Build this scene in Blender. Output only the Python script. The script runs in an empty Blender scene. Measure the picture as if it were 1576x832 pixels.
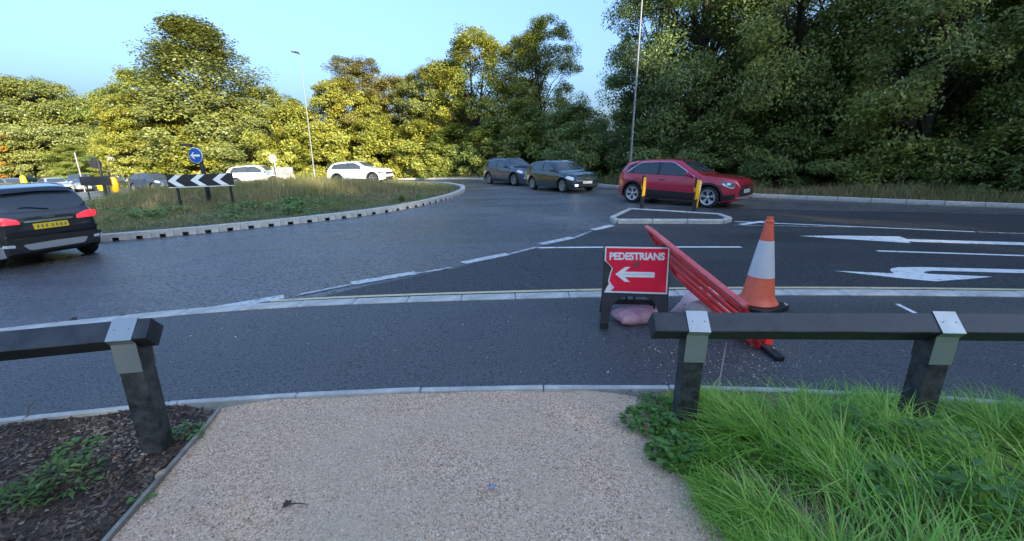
import bpy, bmesh, math, random
import numpy as np
from mathutils import Vector, Matrix
from mathutils.geometry import delaunay_2d_cdt

random.seed(7)
RNG = np.random.default_rng(11)
SC = bpy.context.scene
COL = SC.collection
PI = math.pi

# ------------------------------------------------------------------ camera
CAM_H, PITCH, FPX, CX, CY = 1.70, math.atan(176 / 650), 650.0, 788.0, 416.0
camd = bpy.data.cameras.new('camera')
cam = bpy.data.objects.new('camera', camd)
COL.objects.link(cam)
camd.sensor_fit = 'HORIZONTAL'
camd.sensor_width = 36.0
camd.lens = 36.0 * FPX / 1576.0
camd.clip_start, camd.clip_end = 0.05, 3000.0
cam.location = (0, 0, CAM_H)
cam.rotation_euler = (PI / 2 - PITCH, 0, 0)
SC.camera = cam

# ------------------------------------------------------------------ sky, sun, exposure
SUN_EL, SUN_AZ = math.radians(17.0), math.radians(143.0)       # azimuth clockwise from +Y
world = bpy.data.worlds.new('World')
SC.world = world
world.use_nodes = True
_n = world.node_tree.nodes
sky = _n.new('ShaderNodeTexSky')
sky.sky_type = 'NISHITA'
sky.sun_disc = False
sky.sun_elevation = SUN_EL
sky.sun_rotation = SUN_AZ
sky.air_density = 1.0
sky.dust_density = 7.5
sky.ozone_density = 3.0
_n['Background'].inputs[1].default_value = 0.15
# the sky's contrast is compressed evenly over the whole dome, channel by channel, as the phone's exposure did
_sp, _cb = _n.new('ShaderNodeSeparateColor'), _n.new('ShaderNodeCombineColor')
world.node_tree.links.new(sky.outputs[0], _sp.inputs[0])
for _i, (_ref, _to) in enumerate(((0.17, 0.156), (0.28, 0.292), (0.42, 0.515))):
    _p, _m = _n.new('ShaderNodeMath'), _n.new('ShaderNodeMath')
    _p.operation, _m.operation = 'POWER', 'MULTIPLY'
    _p.inputs[1].default_value = 0.80
    world.node_tree.links.new(_sp.outputs[_i], _p.inputs[0])
    world.node_tree.links.new(_p.outputs[0], _m.inputs[0])
    _m.inputs[1].default_value = _to / 0.15 / (_ref / 0.15) ** 0.80
    world.node_tree.links.new(_m.outputs[0], _cb.inputs[_i])
world.node_tree.links.new(_cb.outputs[0], _n['Background'].inputs[0])
sund = bpy.data.lights.new('sun', 'SUN')
sund.energy = 5.0
sund.angle = math.radians(0.5)
sund.color = (1.0, 0.90, 0.72)
sun = bpy.data.objects.new('sun', sund)
COL.objects.link(sun)
sun.location = (30, -30, 40)
_sd = Vector((math.sin(SUN_AZ) * math.cos(SUN_EL), math.cos(SUN_AZ) * math.cos(SUN_EL), math.sin(SUN_EL)))
sun.rotation_euler = _sd.to_track_quat('Z', 'Y').to_euler()
SC.view_settings.view_transform = 'Standard'
SC.view_settings.look = 'None'
SC.view_settings.exposure = 1.75
SC.view_settings.gamma = 1.0

# ------------------------------------------------------------------ terrain profile and picking points on the ground
def zg(x):
    x = np.clip(np.asarray(x, dtype=float), -45, 45)
    w = 2.0
    t = -x / w
    sp = w * (np.log1p(np.exp(-np.abs(t))) + np.maximum(t, 0))
    return 0.01 * x - 0.033 * sp + 0.033 * w * math.log(2)

def zf(x):
    return float(zg(x))

def ray(px, py):
    a = (px - CX) / FPX
    b = (py - CY) / FPX
    return a, math.cos(PITCH) - b * math.sin(PITCH), -math.sin(PITCH) - b * math.cos(PITCH)

def G(px, py, dz=0.0):
    """ground point (x, y) seen at a photograph pixel, dz above the ground"""
    d = ray(px, py)
    z = 0.0
    t = 1.0
    for _ in range(40):
        t = (z + dz - CAM_H) / d[2]
        z = zf(d[0] * t)
    return d[0] * t, d[1] * t

def across(px, y):
    """x of a thing y metres ahead that stands under photograph column px"""
    return (px - CX) / FPX * (y * math.cos(PITCH) - 0.2 * math.sin(PITCH))

# ------------------------------------------------------------------ mesh helpers
class MB:
    def __init__(self):
        self.v, self.f = [], []

    def add(self, vs, fs):
        o = len(self.v)
        self.v += [tuple(p) for p in vs]
        self.f += [tuple(o + i for i in f) for f in fs]
        return self

    def box(self, c, s, m=None):
        x, y, z = s[0] / 2, s[1] / 2, s[2] / 2
        vs = [Vector((a * x, b * y, d * z)) for a in (-1, 1) for b in (-1, 1) for d in (-1, 1)]
        if m is not None:
            vs = [m @ p for p in vs]
        vs = [p + Vector(c) for p in vs]
        return self.add(vs, [(0, 1, 3, 2), (4, 6, 7, 5), (0, 4, 5, 1), (2, 3, 7, 6), (0, 2, 6, 4), (1, 5, 7, 3)])

    def bar(self, a, b, w, h, up=(0, 0, 1)):
        """square bar from a to b"""
        a, b = Vector(a), Vector(b)
        d = (b - a).normalized()
        u = Vector(up)
        s = d.cross(u)
        if s.length < 1e-4:
            s = d.cross(Vector((1, 0, 0)))
        s.normalize()
        u = s.cross(d).normalized()
        q = [s * (-w / 2) + u * (-h / 2), s * (w / 2) + u * (-h / 2), s * (w / 2) + u * (h / 2), s * (-w / 2) + u * (h / 2)]
        return self.add([a + p for p in q] + [b + p for p in q],
                        [(3, 2, 1, 0), (4, 5, 6, 7), (0, 1, 5, 4), (1, 2, 6, 5), (2, 3, 7, 6), (3, 0, 4, 7)])

    def tube(self, pts, radii, n=8, cap=True):
        pts = [Vector(p) for p in pts]
        if not hasattr(radii, '__len__'):
            radii = [radii] * len(pts)
        vs, fs = [], []
        ref = None
        for i, p in enumerate(pts):
            d = (pts[min(i + 1, len(pts) - 1)] - pts[max(i - 1, 0)]).normalized()
            if ref is None:
                ref = d.cross(Vector((0, 0, 1)))
                if ref.length < 1e-3:
                    ref = Vector((1, 0, 0))
            s = (ref - d * ref.dot(d)).normalized()
            ref = s
            u = d.cross(s)
            for k in range(n):
                an = 2 * PI * k / n
                vs.append(p + (s * math.cos(an) + u * math.sin(an)) * radii[i])
        for i in range(len(pts) - 1):
            for k in range(n):
                a, b = i * n + k, i * n + (k + 1) % n
                fs.append((a, b, b + n, a + n))
        if cap:
            fs.append(tuple(range(n))[::-1])
            fs.append(tuple((len(pts) - 1) * n + k for k in range(n)))
        return self.add(vs, fs)

    def lathe(self, prof, n=24, m=None, cap=False):
        """profile of (radius, height) turned about local z"""
        vs, fs = [], []
        for r, z in prof:
            for k in range(n):
                an = 2 * PI * k / n
                p = Vector((r * math.cos(an), r * math.sin(an), z))
                vs.append(m @ p if m is not None else p)
        for i in range(len(prof) - 1):
            for k in range(n):
                a, b = i * n + k, i * n + (k + 1) % n
                fs.append((a, b, b + n, a + n))
        if cap:
            fs.append(tuple(range(n))[::-1])
            fs.append(tuple((len(prof) - 1) * n + k for k in range(n)))
        return self.add(vs, fs)

    def prism(self, poly, d0, d1, m=None):
        """2D polygon (u, v) extruded along local z from d0 to d1, placed by matrix m"""
        n = len(poly)
        tri = cdt(poly)
        vs = [Vector((u, v, d0)) for u, v in tri[0]] + [Vector((u, v, d1)) for u, v in tri[0]]
        k = len(tri[0])
        fs = [tuple(reversed(f)) for f in tri[1]] + [tuple(i + k for i in f) for f in tri[1]]
        o = 2 * k
        vs += [Vector((u, v, d0)) for u, v in poly] + [Vector((u, v, d1)) for u, v in poly]
        fs += [(o + i, o + (i + 1) % n, o + n + (i + 1) % n, o + n + i) for i in range(n)]
        if m is not None:
            vs = [m @ p for p in vs]
        return self.add(vs, fs)

    def build(self, name, material, parent=None, smooth=None, bevel=0.0, shape=None):
        me = bpy.data.meshes.new(name)
        me.from_pydata([tuple(p) for p in self.v], [], self.f)
        return finish(name, me, material, parent, smooth, bevel)

def finish(name, me, material, parent=None, smooth=None, bevel=0.0, recalc=True):
    if recalc:
        bm = bmesh.new()
        bm.from_mesh(me)
        bmesh.ops.remove_doubles(bm, verts=bm.verts, dist=1e-5)
        bmesh.ops.recalc_face_normals(bm, faces=bm.faces)
        bm.to_mesh(me)
        bm.free()
    if material:
        me.materials.append(material)
    if smooth is not None:
        me.polygons.foreach_set('use_smooth', [True] * len(me.polygons))
        me.set_sharp_from_angle(angle=math.radians(smooth))
    o = bpy.data.objects.new(name, me)
    COL.objects.link(o)
    if parent is not None:
        o.parent = parent
    if bevel > 0:
        b = o.modifiers.new('bevel', 'BEVEL')
        b.width = bevel
        b.segments = 2
        b.limit_method = 'ANGLE'
        b.angle_limit = math.radians(40)
    return o

def cdt(poly, inner=()):
    n = len(poly)
    pts = [Vector((float(p[0]), float(p[1]))) for p in poly] + [Vector((float(p[0]), float(p[1]))) for p in inner]
    r = delaunay_2d_cdt(pts, [], [list(range(n))], 1, 1e-6)
    return [(p.x, p.y) for p in r[0]], [tuple(f) for f in r[2]]

def np_mesh(name, verts, faces, material, parent=None, smooth=False):
    """fast mesh from numpy verts (N,3) and faces (M,k)"""
    me = bpy.data.meshes.new(name)
    verts = np.asarray(verts, dtype=np.float32)
    faces = np.asarray(faces, dtype=np.int32)
    m, k = faces.shape
    me.vertices.add(len(verts))
    me.vertices.foreach_set('co', verts.ravel())
    me.loops.add(m * k)
    me.loops.foreach_set('vertex_index', faces.ravel())
    me.polygons.add(m)
    me.polygons.foreach_set('loop_start', np.arange(0, m * k, k, dtype=np.int32))
    me.polygons.foreach_set('use_smooth', np.full(m, smooth))
    me.update(calc_edges=True)
    if material:
        me.materials.append(material)
    o = bpy.data.objects.new(name, me)
    COL.objects.link(o)
    if parent is not None:
        o.parent = parent
    return o

def inside(poly, x, y):
    p = np.asarray(poly, dtype=float)
    res = np.zeros(len(x), bool)
    j = len(p) - 1
    for i in range(len(p)):
        c = ((p[i, 1] > y) != (p[j, 1] > y)) & (x < (p[j, 0] - p[i, 0]) * (y - p[i, 1]) / (p[j, 1] - p[i, 1] + 1e-12) + p[i, 0])
        res ^= c
        j = i
    return res

def smooth_line(pts, step=0.25):
    """Catmull-Rom through points, resampled evenly"""
    P = np.array(pts, dtype=float)
    P = np.vstack([2 * P[0] - P[1], P, 2 * P[-1] - P[-2]])
    out = []
    for i in range(1, len(P) - 2):
        n = max(2, int(np.linalg.norm(P[i + 1] - P[i]) / step))
        t = np.linspace(0, 1, n, endpoint=False)[:, None]
        a, b, c, d = P[i - 1], P[i], P[i + 1], P[i + 2]
        out.append(0.5 * (2 * b + (c - a) * t + (2 * a - 5 * b + 4 * c - d) * t ** 2 + (3 * b - a - 3 * c + d) * t ** 3))
    out.append(P[-2][None])
    return np.vstack(out)

def offset_line(L, d):
    """shift a polyline sideways (positive = to the left of travel)"""
    L = np.asarray(L)
    t = np.gradient(L, axis=0)
    t /= np.linalg.norm(t, axis=1)[:, None] + 1e-9
    return L + np.stack([-t[:, 1], t[:, 0]], 1) * d

def resample(L, s):
    L = np.asarray(L)
    seg = np.linalg.norm(np.diff(L, axis=0), axis=1)
    acc = np.concatenate([[0], np.cumsum(seg)])
    return np.stack([np.interp(s, acc, L[:, 0]), np.interp(s, acc, L[:, 1])], 1), acc[-1]

def tag(o, label=None, cat=None, group=None, kind=None):
    if label:
        o['label'] = label
    if cat:
        o['category'] = cat
    if group:
        o['group'] = group
    if kind:
        o['kind'] = kind
    return o

def thing(name, label, cat, loc, rz=0.0, group=None):
    o = bpy.data.objects.new(name, None)
    o.empty_display_size = 0.2
    COL.objects.link(o)
    o.location = loc
    o.rotation_euler = (0, 0, rz)
    return tag(o, label, cat, group)

def copy_tree(o, parent=None):
    c = o.copy()
    COL.objects.link(c)
    if parent is not None:
        c.parent = parent
    for ch in list(o.children):
        copy_tree(ch, c)
    return c

# ------------------------------------------------------------------ materials
def nodes_of(name):
    m = bpy.data.materials.new(name)
    m.use_nodes = True
    nt = m.node_tree
    return m, nt, nt.nodes['Principled BSDF']

def rgba(c):
    return (c[0], c[1], c[2], 1.0)

def mat(name, c, rough=0.6, metal=0.0, var=0.2, vs=6.0, c2=None, bump=0.0, bs=60.0, coat=0.0, spec=0.5, rvar=0.0, detail=4.0):
    """noise-varied surface: colour from c*(1-var) to c2 or c*(1+var)"""
    m, nt, p = nodes_of(name)
    tc = nt.nodes.new('ShaderNodeTexCoord')
    nz = nt.nodes.new('ShaderNodeTexNoise')
    nz.inputs['Scale'].default_value = vs
    nz.inputs['Detail'].default_value = detail
    nz.inputs['Roughness'].default_value = 0.65
    nt.links.new(tc.outputs['Object'], nz.inputs['Vector'])
    rp = nt.nodes.new('ShaderNodeValToRGB')
    rp.color_ramp.elements[0].position, rp.color_ramp.elements[1].position = 0.3, 0.7
    rp.color_ramp.elements[0].color = rgba([v * (1 - var) for v in c])
    rp.color_ramp.elements[1].color = rgba(c2 if c2 else [min(1, v * (1 + var)) for v in c])
    nt.links.new(nz.outputs['Fac'], rp.inputs['Fac'])
    nt.links.new(rp.outputs['Color'], p.inputs['Base Color'])
    p.inputs['Roughness'].default_value = rough
    p.inputs['Metallic'].default_value = metal
    p.inputs['Coat Weight'].default_value = coat
    p.inputs['Coat Roughness'].default_value = 0.04
    p.inputs['Specular IOR Level'].default_value = spec
    if rvar > 0:
        mr = nt.nodes.new('ShaderNodeMapRange')
        mr.inputs['To Min'].default_value = max(0.02, rough - rvar)
        mr.inputs['To Max'].default_value = min(1, rough + rvar)
        mr.inputs['From Min'].default_value, mr.inputs['From Max'].default_value = 0.3, 0.7
        nt.links.new(nz.outputs['Fac'], mr.inputs['Value'])
        nt.links.new(mr.outputs['Result'], p.inputs['Roughness'])
    if bump > 0:
        n2 = nt.nodes.new('ShaderNodeTexNoise')
        n2.inputs['Scale'].default_value = bs
        n2.inputs['Detail'].default_value = 3
        nt.links.new(tc.outputs['Object'], n2.inputs['Vector'])
        bp = nt.nodes.new('ShaderNodeBump')
        bp.inputs['Strength'].default_value = bump
        bp.inputs['Distance'].default_value = 0.01
        nt.links.new(n2.outputs['Fac'], bp.inputs['Height'])
        nt.links.new(bp.outputs['Normal'], p.inputs['Normal'])
    return m

def mat_leaf(name, cols, trans=0.35, rough=0.5, patch=None, pscale=0.25, spec=0.3):
    """leaves or blades: colour by leaf (random per island), optional large patches of a second set of colours"""
    m, nt, p = nodes_of(name)
    gm = nt.nodes.new('ShaderNodeNewGeometry')
    def ramp(cs):
        r = nt.nodes.new('ShaderNodeValToRGB')
        els = r.color_ramp.elements
        while len(els) < len(cs):
            els.new(0.5)
        for i, c in enumerate(cs):
            els[i].position = i / max(1, len(cs) - 1)
            els[i].color = rgba(c)
        nt.links.new(gm.outputs['Random Per Island'], r.inputs['Fac'])
        return r.outputs['Color']
    col = ramp(cols)
    if patch:
        tc = nt.nodes.new('ShaderNodeTexCoord')
        nz = nt.nodes.new('ShaderNodeTexNoise')
        nz.inputs['Scale'].default_value = pscale
        nz.inputs['Detail'].default_value = 3
        nt.links.new(tc.outputs['Object'], nz.inputs['Vector'])
        mr = nt.nodes.new('ShaderNodeMapRange')
        mr.inputs['From Min'].default_value, mr.inputs['From Max'].default_value = 0.42, 0.62
        nt.links.new(nz.outputs['Fac'], mr.inputs['Value'])
        mx = nt.nodes.new('ShaderNodeMix')
        mx.data_type = 'RGBA'
        nt.links.new(mr.outputs['Result'], mx.inputs['Factor'])
        nt.links.new(col, mx.inputs['A'])
        nt.links.new(ramp(patch), mx.inputs['B'])
        col = mx.outputs['Result']
    nt.links.new(col, p.inputs['Base Color'])
    p.inputs['Roughness'].default_value = rough
    p.inputs['Specular IOR Level'].default_value = spec
    tr = nt.nodes.new('ShaderNodeBsdfTranslucent')
    nt.links.new(col, tr.inputs['Color'])
    ms = nt.nodes.new('ShaderNodeMixShader')
    ms.inputs[0].default_value = trans
    nt.links.new(p.outputs[0], ms.inputs[1])
    nt.links.new(tr.outputs[0], ms.inputs[2])
    nt.links.new(ms.outputs[0], nt.nodes['Material Output'].inputs['Surface'])
    return m

def mat_asphalt(name, base, chip, rough, chip_scale, pit, spec=0.5, bump=0.6, damp=0.12):
    """bitumen with stone chips, open pits and damp patches"""
    m, nt, p = nodes_of(name)
    N, Lk = nt.nodes.new, nt.links.new
    tc = N('ShaderNodeTexCoord')
    vo = N('ShaderNodeTexVoronoi')
    vo.inputs['Scale'].default_value = chip_scale
    Lk(tc.outputs['Object'], vo.inputs['Vector'])
    sep = N('ShaderNodeSeparateColor')
    Lk(vo.outputs['Color'], sep.inputs[0])
    r1 = N('ShaderNodeValToRGB')
    r1.color_ramp.elements[0].position, r1.color_ramp.elements[1].position = 0.35, 1.0
    r1.color_ramp.elements[0].color, r1.color_ramp.elements[1].color = rgba(base), rgba(chip)
    Lk(sep.outputs[0], r1.inputs['Fac'])
    n1 = N('ShaderNodeTexNoise')                      # open pits between the chips
    n1.inputs['Scale'].default_value = pit
    n1.inputs['Detail'].default_value = 5
    n1.inputs['Roughness'].default_value = 0.7
    Lk(tc.outputs['Object'], n1.inputs['Vector'])
    mr = N('ShaderNodeMapRange')
    mr.inputs['From Min'].default_value, mr.inputs['From Max'].default_value = 0.39, 0.49
    mr.inputs['To Min'].default_value, mr.inputs['To Max'].default_value = 0.28, 1.0
    Lk(n1.outputs['Fac'], mr.inputs['Value'])
    n2 = N('ShaderNodeTexNoise')                      # broad tracks and stains
    n2.inputs['Scale'].default_value = 0.35
    n2.inputs['Detail'].default_value = 6
    n2.inputs['Roughness'].default_value = 0.6
    mp = N('ShaderNodeMapping')
    mp.inputs['Scale'].default_value = (0.5, 1.4, 1)
    mp.inputs['Rotation'].default_value = (0, 0, 0.25)
    Lk(tc.outputs['Object'], mp.inputs['Vector'])
    Lk(mp.outputs['Vector'], n2.inputs['Vector'])
    m2 = N('ShaderNodeMapRange')
    m2.inputs['From Min'].default_value, m2.inputs['From Max'].default_value = 0.3, 0.7
    m2.inputs['To Min'].default_value, m2.inputs['To Max'].default_value = 0.60, 1.35
    Lk(n2.outputs['Fac'], m2.inputs['Value'])
    mu = N('ShaderNodeMath')
    mu.operation = 'MULTIPLY'
    Lk(mr.outputs['Result'], mu.inputs[0])
    Lk(m2.outputs['Result'], mu.inputs[1])
    mx = N('ShaderNodeVectorMath')
    mx.operation = 'SCALE'
    Lk(r1.outputs['Color'], mx.inputs[0])
    Lk(mu.outputs[0], mx.inputs['Scale'])
    Lk(mx.outputs[0], p.inputs['Base Color'])
    m3 = N('ShaderNodeMapRange')
    m3.inputs['From Min'].default_value, m3.inputs['From Max'].default_value = 0.32, 0.68
    m3.inputs['To Min'].default_value, m3.inputs['To Max'].default_value = rough - damp, rough + damp
    Lk(n2.outputs['Fac'], m3.inputs['Value'])
    m4 = N('ShaderNodeMath')
    m4.operation = 'MULTIPLY_ADD'
    Lk(mr.outputs['Result'], m4.inputs[0])
    m4.inputs[1].default_value = -0.45
    Lk(m3.outputs['Result'], m4.inputs[2])
    m5 = N('ShaderNodeMath')
    m5.operation = 'ADD'
    m5.use_clamp = True
    m5.inputs[1].default_value = 0.45
    Lk(m4.outputs[0], m5.inputs[0])
    Lk(m5.outputs[0], p.inputs['Roughness'])
    p.inputs['Specular IOR Level'].default_value = spec
    ad = N('ShaderNodeMath')
    ad.operation = 'MULTIPLY_ADD'
    Lk(vo.outputs['Distance'], ad.inputs[0])
    ad.inputs[1].default_value = -0.8
    Lk(n1.outputs['Fac'], ad.inputs[2])
    bp = N('ShaderNodeBump')
    bp.inputs['Strength'].default_value = bump
    bp.inputs['Distance'].default_value = 0.012
    Lk(ad.outputs[0], bp.inputs['Height'])
    Lk(bp.outputs['Normal'], p.inputs['Normal'])
    return m

def mat_marking(name, c, worn=0.45):
    """thermoplastic line paint, worn through to the road in places"""
    m, nt, p = nodes_of(name)
    tc = nt.nodes.new('ShaderNodeTexCoord')
    nz = nt.nodes.new('ShaderNodeTexNoise')
    nz.inputs['Scale'].default_value = 9
    nz.inputs['Detail'].default_value = 8
    nz.inputs['Roughness'].default_value = 0.75
    nt.links.new(tc.outputs['Object'], nz.inputs['Vector'])
    r = nt.nodes.new('ShaderNodeValToRGB')
    r.color_ramp.elements[0].position, r.color_ramp.elements[1].position = worn - 0.13, worn + 0.05
    r.color_ramp.elements[0].color = (0.08, 0.085, 0.09, 1)
    r.color_ramp.elements[1].color = rgba(c)
    nt.links.new(nz.outputs['Fac'], r.inputs['Fac'])
    nt.links.new(r.outputs['Color'], p.inputs['Base Color'])
    p.inputs['Roughness'].default_value = 0.55
    return m

def mat_plain(name, c, rough=0.4, metal=0.0, coat=0.0, emit=0.0):
    m, nt, p = nodes_of(name)
    p.inputs['Base Color'].default_value = rgba(c)
    p.inputs['Roughness'].default_value = rough
    p.inputs['Metallic'].default_value = metal
    p.inputs['Coat Weight'].default_value = coat
    p.inputs['Coat Roughness'].default_value = 0.03
    if emit > 0:
        p.inputs['Emission Color'].default_value = rgba(c)
        p.inputs['Emission Strength'].default_value = emit
    return m

M = {}
M['road'] = mat_asphalt('road_asphalt', (0.055, 0.056, 0.060), (0.20, 0.20, 0.20), 0.28, 70, 20, spec=1.0, bump=0.8)
M['lane'] = mat_asphalt('lane_asphalt', (0.028, 0.030, 0.034), (0.075, 0.077, 0.08), 0.55, 110, 40, bump=0.45, damp=0.08)
M['pave'] = mat_asphalt('pavement_asphalt', (0.060, 0.060, 0.062), (0.12, 0.12, 0.12), 0.46, 150, 60, spec=0.7, bump=0.4, damp=0.07)
M['concrete'] = mat('kerb_concrete', (0.46, 0.45, 0.42), 0.75, var=0.25, vs=7, bump=0.25, bs=120)
M['concrete_dark'] = mat('weathered_concrete', (0.25, 0.245, 0.22), 0.8, var=0.35, vs=5, bump=0.3, bs=90)
M['white_line'] = mat_marking('white_line_paint', (0.76, 0.76, 0.74), 0.42)
M['faded_line'] = mat_marking('faded_line_paint', (0.58, 0.59, 0.58), 0.47)
M['worn_line'] = mat_marking('worn_line_paint', (0.5, 0.51, 0.51), 0.52)
M['yellow_line'] = mat_marking('yellow_line_paint', (0.62, 0.52, 0.30), 0.40)
M['soil'] = mat('verge_soil', (0.06, 0.06, 0.03), 0.9, var=0.5, vs=1.2, c2=(0.07, 0.10, 0.025), bump=0.6, bs=8)
M['bed'] = mat('dark_bed_soil', (0.035, 0.026, 0.02), 0.95, var=0.5, vs=8, c2=(0.085, 0.062, 0.045), bump=0.9, bs=30)
M['black_plastic'] = mat('black_plastic', (0.018, 0.019, 0.021), 0.45, var=0.3, vs=20, rvar=0.12)
M['dark_metal'] = mat('dark_grey_metal', (0.035, 0.037, 0.04), 0.45, var=0.2, vs=15)
M['grey_metal'] = mat('galvanised_steel', (0.42, 0.44, 0.45), 0.42, metal=0.75, var=0.2, vs=14, rvar=0.1)
M['rubber'] = mat('tyre_rubber', (0.016, 0.016, 0.017), 0.75, var=0.2, vs=30)
M['trim'] = mat('black_trim', (0.016, 0.016, 0.017), 0.5, var=0.2, vs=20)
M['bark'] = mat('tree_bark', (0.055, 0.047, 0.036), 0.9, var=0.45, vs=4, bump=0.8, bs=12)

# ------------------------------------------------------------------ the setting: ground, road, pavement, path
def sheet(name, poly, dz, material, step=1.0, extra=None, kind='structure'):
    """polygon laid on the ground profile; extra(x, y) adds relief"""
    P = np.array(poly, float)
    out = []
    for i in range(len(P)):
        a, b = P[i], P[(i + 1) % len(P)]
        n = max(1, int(np.linalg.norm(b - a) / step))
        for k in range(n):
            out.append(a + (b - a) * k / n)
    x0, y0 = P.min(0)
    x1, y1 = P.max(0)
    gx, gy = np.meshgrid(np.arange(x0 + step * 0.31, x1, step), np.arange(y0 + step * 0.37, y1, step))
    gx, gy = gx.ravel(), gy.ravel()
    k = inside(P, gx, gy)
    v, f = cdt(out, np.stack([gx[k], gy[k]], 1))
    v = np.array(v)
    z = zg(v[:, 0]) + dz + (extra(v[:, 0], v[:, 1]) if extra is not None else 0)
    me = bpy.data.meshes.new(name)
    me.from_pydata(np.column_stack([v, z]).tolist(), [], f)
    bm = bmesh.new()
    bm.from_mesh(me)
    for fc in bm.faces:
        if fc.normal.z < 0:
            fc.normal_flip()
    bm.to_mesh(me)
    bm.free()
    o = finish(name, me, material, recalc=False)
    me.polygons.foreach_set('use_smooth', [True] * len(me.polygons))
    if kind:
        o['kind'] = kind
    return o

# base ground: one big terrain sheet to the horizon
gx = np.concatenate([[-1500, -600, -250, -120, -80], np.arange(-60, 61, 2.0), [80, 120, 250, 600, 1500]])
gy = np.concatenate([[-400, -120, -60], np.arange(-40, 91, 5.0), [130, 250, 600, 1600]])
X, Y = np.meshgrid(gx, gy)
idx = np.arange(X.size).reshape(X.shape)
quads = np.stack([idx[:-1, :-1].ravel(), idx[:-1, 1:].ravel(), idx[1:, 1:].ravel(), idx[1:, :-1].ravel()], 1)
M['gravel_soil'] = mat('gravelly_soil', (0.10, 0.08, 0.055), 0.9, var=0.4, vs=14, c2=(0.26, 0.20, 0.14), bump=0.7, bs=90)
M['lawn'] = mat('rough_grass_ground', (0.07, 0.085, 0.022), 0.95, var=0.5, vs=0.5, c2=(0.12, 0.15, 0.03), bump=0.7, bs=6)
tag(np_mesh('ground', np.column_stack([X.ravel(), Y.ravel(), zg(X.ravel()) - 0.06]), quads, M['lawn']), kind='structure')

kerb_back = smooth_line([(-16, 0.2), (-11.5, 2.1), (-8.2, 3.4), (-5.6, 4.22), (-4.66, 4.46), (-3.77, 4.66), (-2.67, 4.78), (-1.48, 4.82),
                         (-0.3, 4.83), (0.88, 4.83), (3.2, 4.79), (5.91, 4.61), (9, 4.25), (14, 3.5), (22, 2.0), (32, -0.3)], 0.3)
kerb_front = offset_line(kerb_back, 0.20)
edging = smooth_line([(-10, 0.6), (-6, 2.05), (-3.61, 2.58), (-3.0, 2.68), (-2.36, 2.76), (-0.92, 2.83), (0.54, 2.82), (1.39, 2.76),
                      (1.94, 2.72), (2.74, 2.62), (3.44, 2.50), (6, 2.0), (12, 0.7)], 0.3)
far_kerb = smooth_line([(45, 2.2), (32, 5.6), (22, 9.6), (15.32, 12.7), (9.54, 16.9), (6.6, 20.2), (4.6, 24.2), (1.5, 29.2), (-2.45, 33.95),
                        (-6.5, 37.3), (-11.3, 40.2), (-18, 43.8), (-28, 47.6), (-45, 52), (-75, 55)], 0.4)
island = smooth_line([(-10.35, 10.53), (-8.52, 11.2), (-7.18, 11.93), (-5.68, 12.85), (-4.2, 14.4), (-3.24, 16.53), (-2.58, 19.24), (-2.45, 22.4),
                      (-3.1, 25.8), (-5.0, 29.6), (-8.6, 32.8), (-14, 34.3), (-20, 33.4), (-25.0, 30.2), (-27.5, 25), (-27.4, 19), (-24.5, 13.8),
                      (-19.5, 10.8), (-14.5, 9.9), (-10.35, 10.53)], 0.25)[:-1]
split_pts = [G(942, 339), G(970, 325.5), G(1105, 334), G(1122, 340.5), G(1112, 344), G(950, 343.5)]

road_poly = list(map(tuple, kerb_front[::3])) + [(45, 2.2)] + list(map(tuple, far_kerb[::3])) + [(-75, 55), (-75, -6), (-30, -6)]
sheet('road', road_poly, 0.0, M['road'], 1.0)
# darker newer surfacing on the approach lanes at the right
lane_poly = [G(470, 463), G(560, 441), G(700, 413), G(830, 379), G(942, 347)]
lane_poly += [(x, y) for x, y in [G(972, 322), (5.2, 13.9), (9.3, 12.6), (14, 11.2), (20, 9.6), (32, 5.4)]]
lane_poly += [tuple(p) for p in kerb_front[::-3] if -1.9 < p[0] < 30]
sheet('road_lane', lane_poly, 0.004, M['lane'], 1.0)
pave_poly = list(map(tuple, kerb_back[::2])) + [(32, -4), (12, 0.7)] + list(map(tuple, edging[::-2])) + [(-16, -2)]
sheet('pavement', pave_poly, 0.030, M['pave'], 0.6)

def pieces(parent, L, length, joint, mesh_of, dz, s0=0.0, s1=None, name='kerb_stone', jit=0.002, z_extra=None):
    """copies of one piece laid end to end along a line"""
    _, tot = resample(L, np.array([0.0]))
    s1 = tot if s1 is None else min(s1, tot)
    n = int((s1 - s0) / length)
    ss = s0 + np.arange(n + 1) * length
    P, _ = resample(L, ss)
    out = []
    for i in range(n):
        a = Vector((P[i][0], P[i][1], zf(P[i][0]) + dz))
        b = Vector((P[i + 1][0], P[i + 1][1], zf(P[i + 1][0]) + dz))
        d = (b - a).normalized()
        s = Vector((-d.y, d.x, 0)).normalized()
        u = d.cross(s)
        m = Matrix((d, s, u)).transposed().to_4x4()
        m.translation = (a + b) / 2 + u * random.uniform(-jit, jit)
        o = bpy.data.objects.new(name, mesh_of)
        COL.objects.link(o)
        o.parent = parent
        o.matrix_local = m @ Matrix.Rotation(random.uniform(-1, 1) * jit * 1.5, 4, 'Z') @ Matrix.Diagonal(((b - a).length / length, 1, 1, 1))
        out.append(o)
    return out

def block_mesh(name, parts, material, bevel=0.008):
    """mesh data of one stone made from boxes, bevelled once and shared"""
    bm = bmesh.new()
    for c, s in parts:
        mm = Matrix.Translation(c) @ Matrix.Diagonal((s[0], s[1], s[2], 1))
        bmesh.ops.create_cube(bm, size=1.0, matrix=mm)
    if bevel:
        bmesh.ops.bevel(bm, geom=[e for e in bm.edges], offset=bevel, segments=1, affect='EDGES')
    me = bpy.data.meshes.new(name)
    bm.to_mesh(me)
    bm.free()
    me.materials.append(material)
    return me

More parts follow.
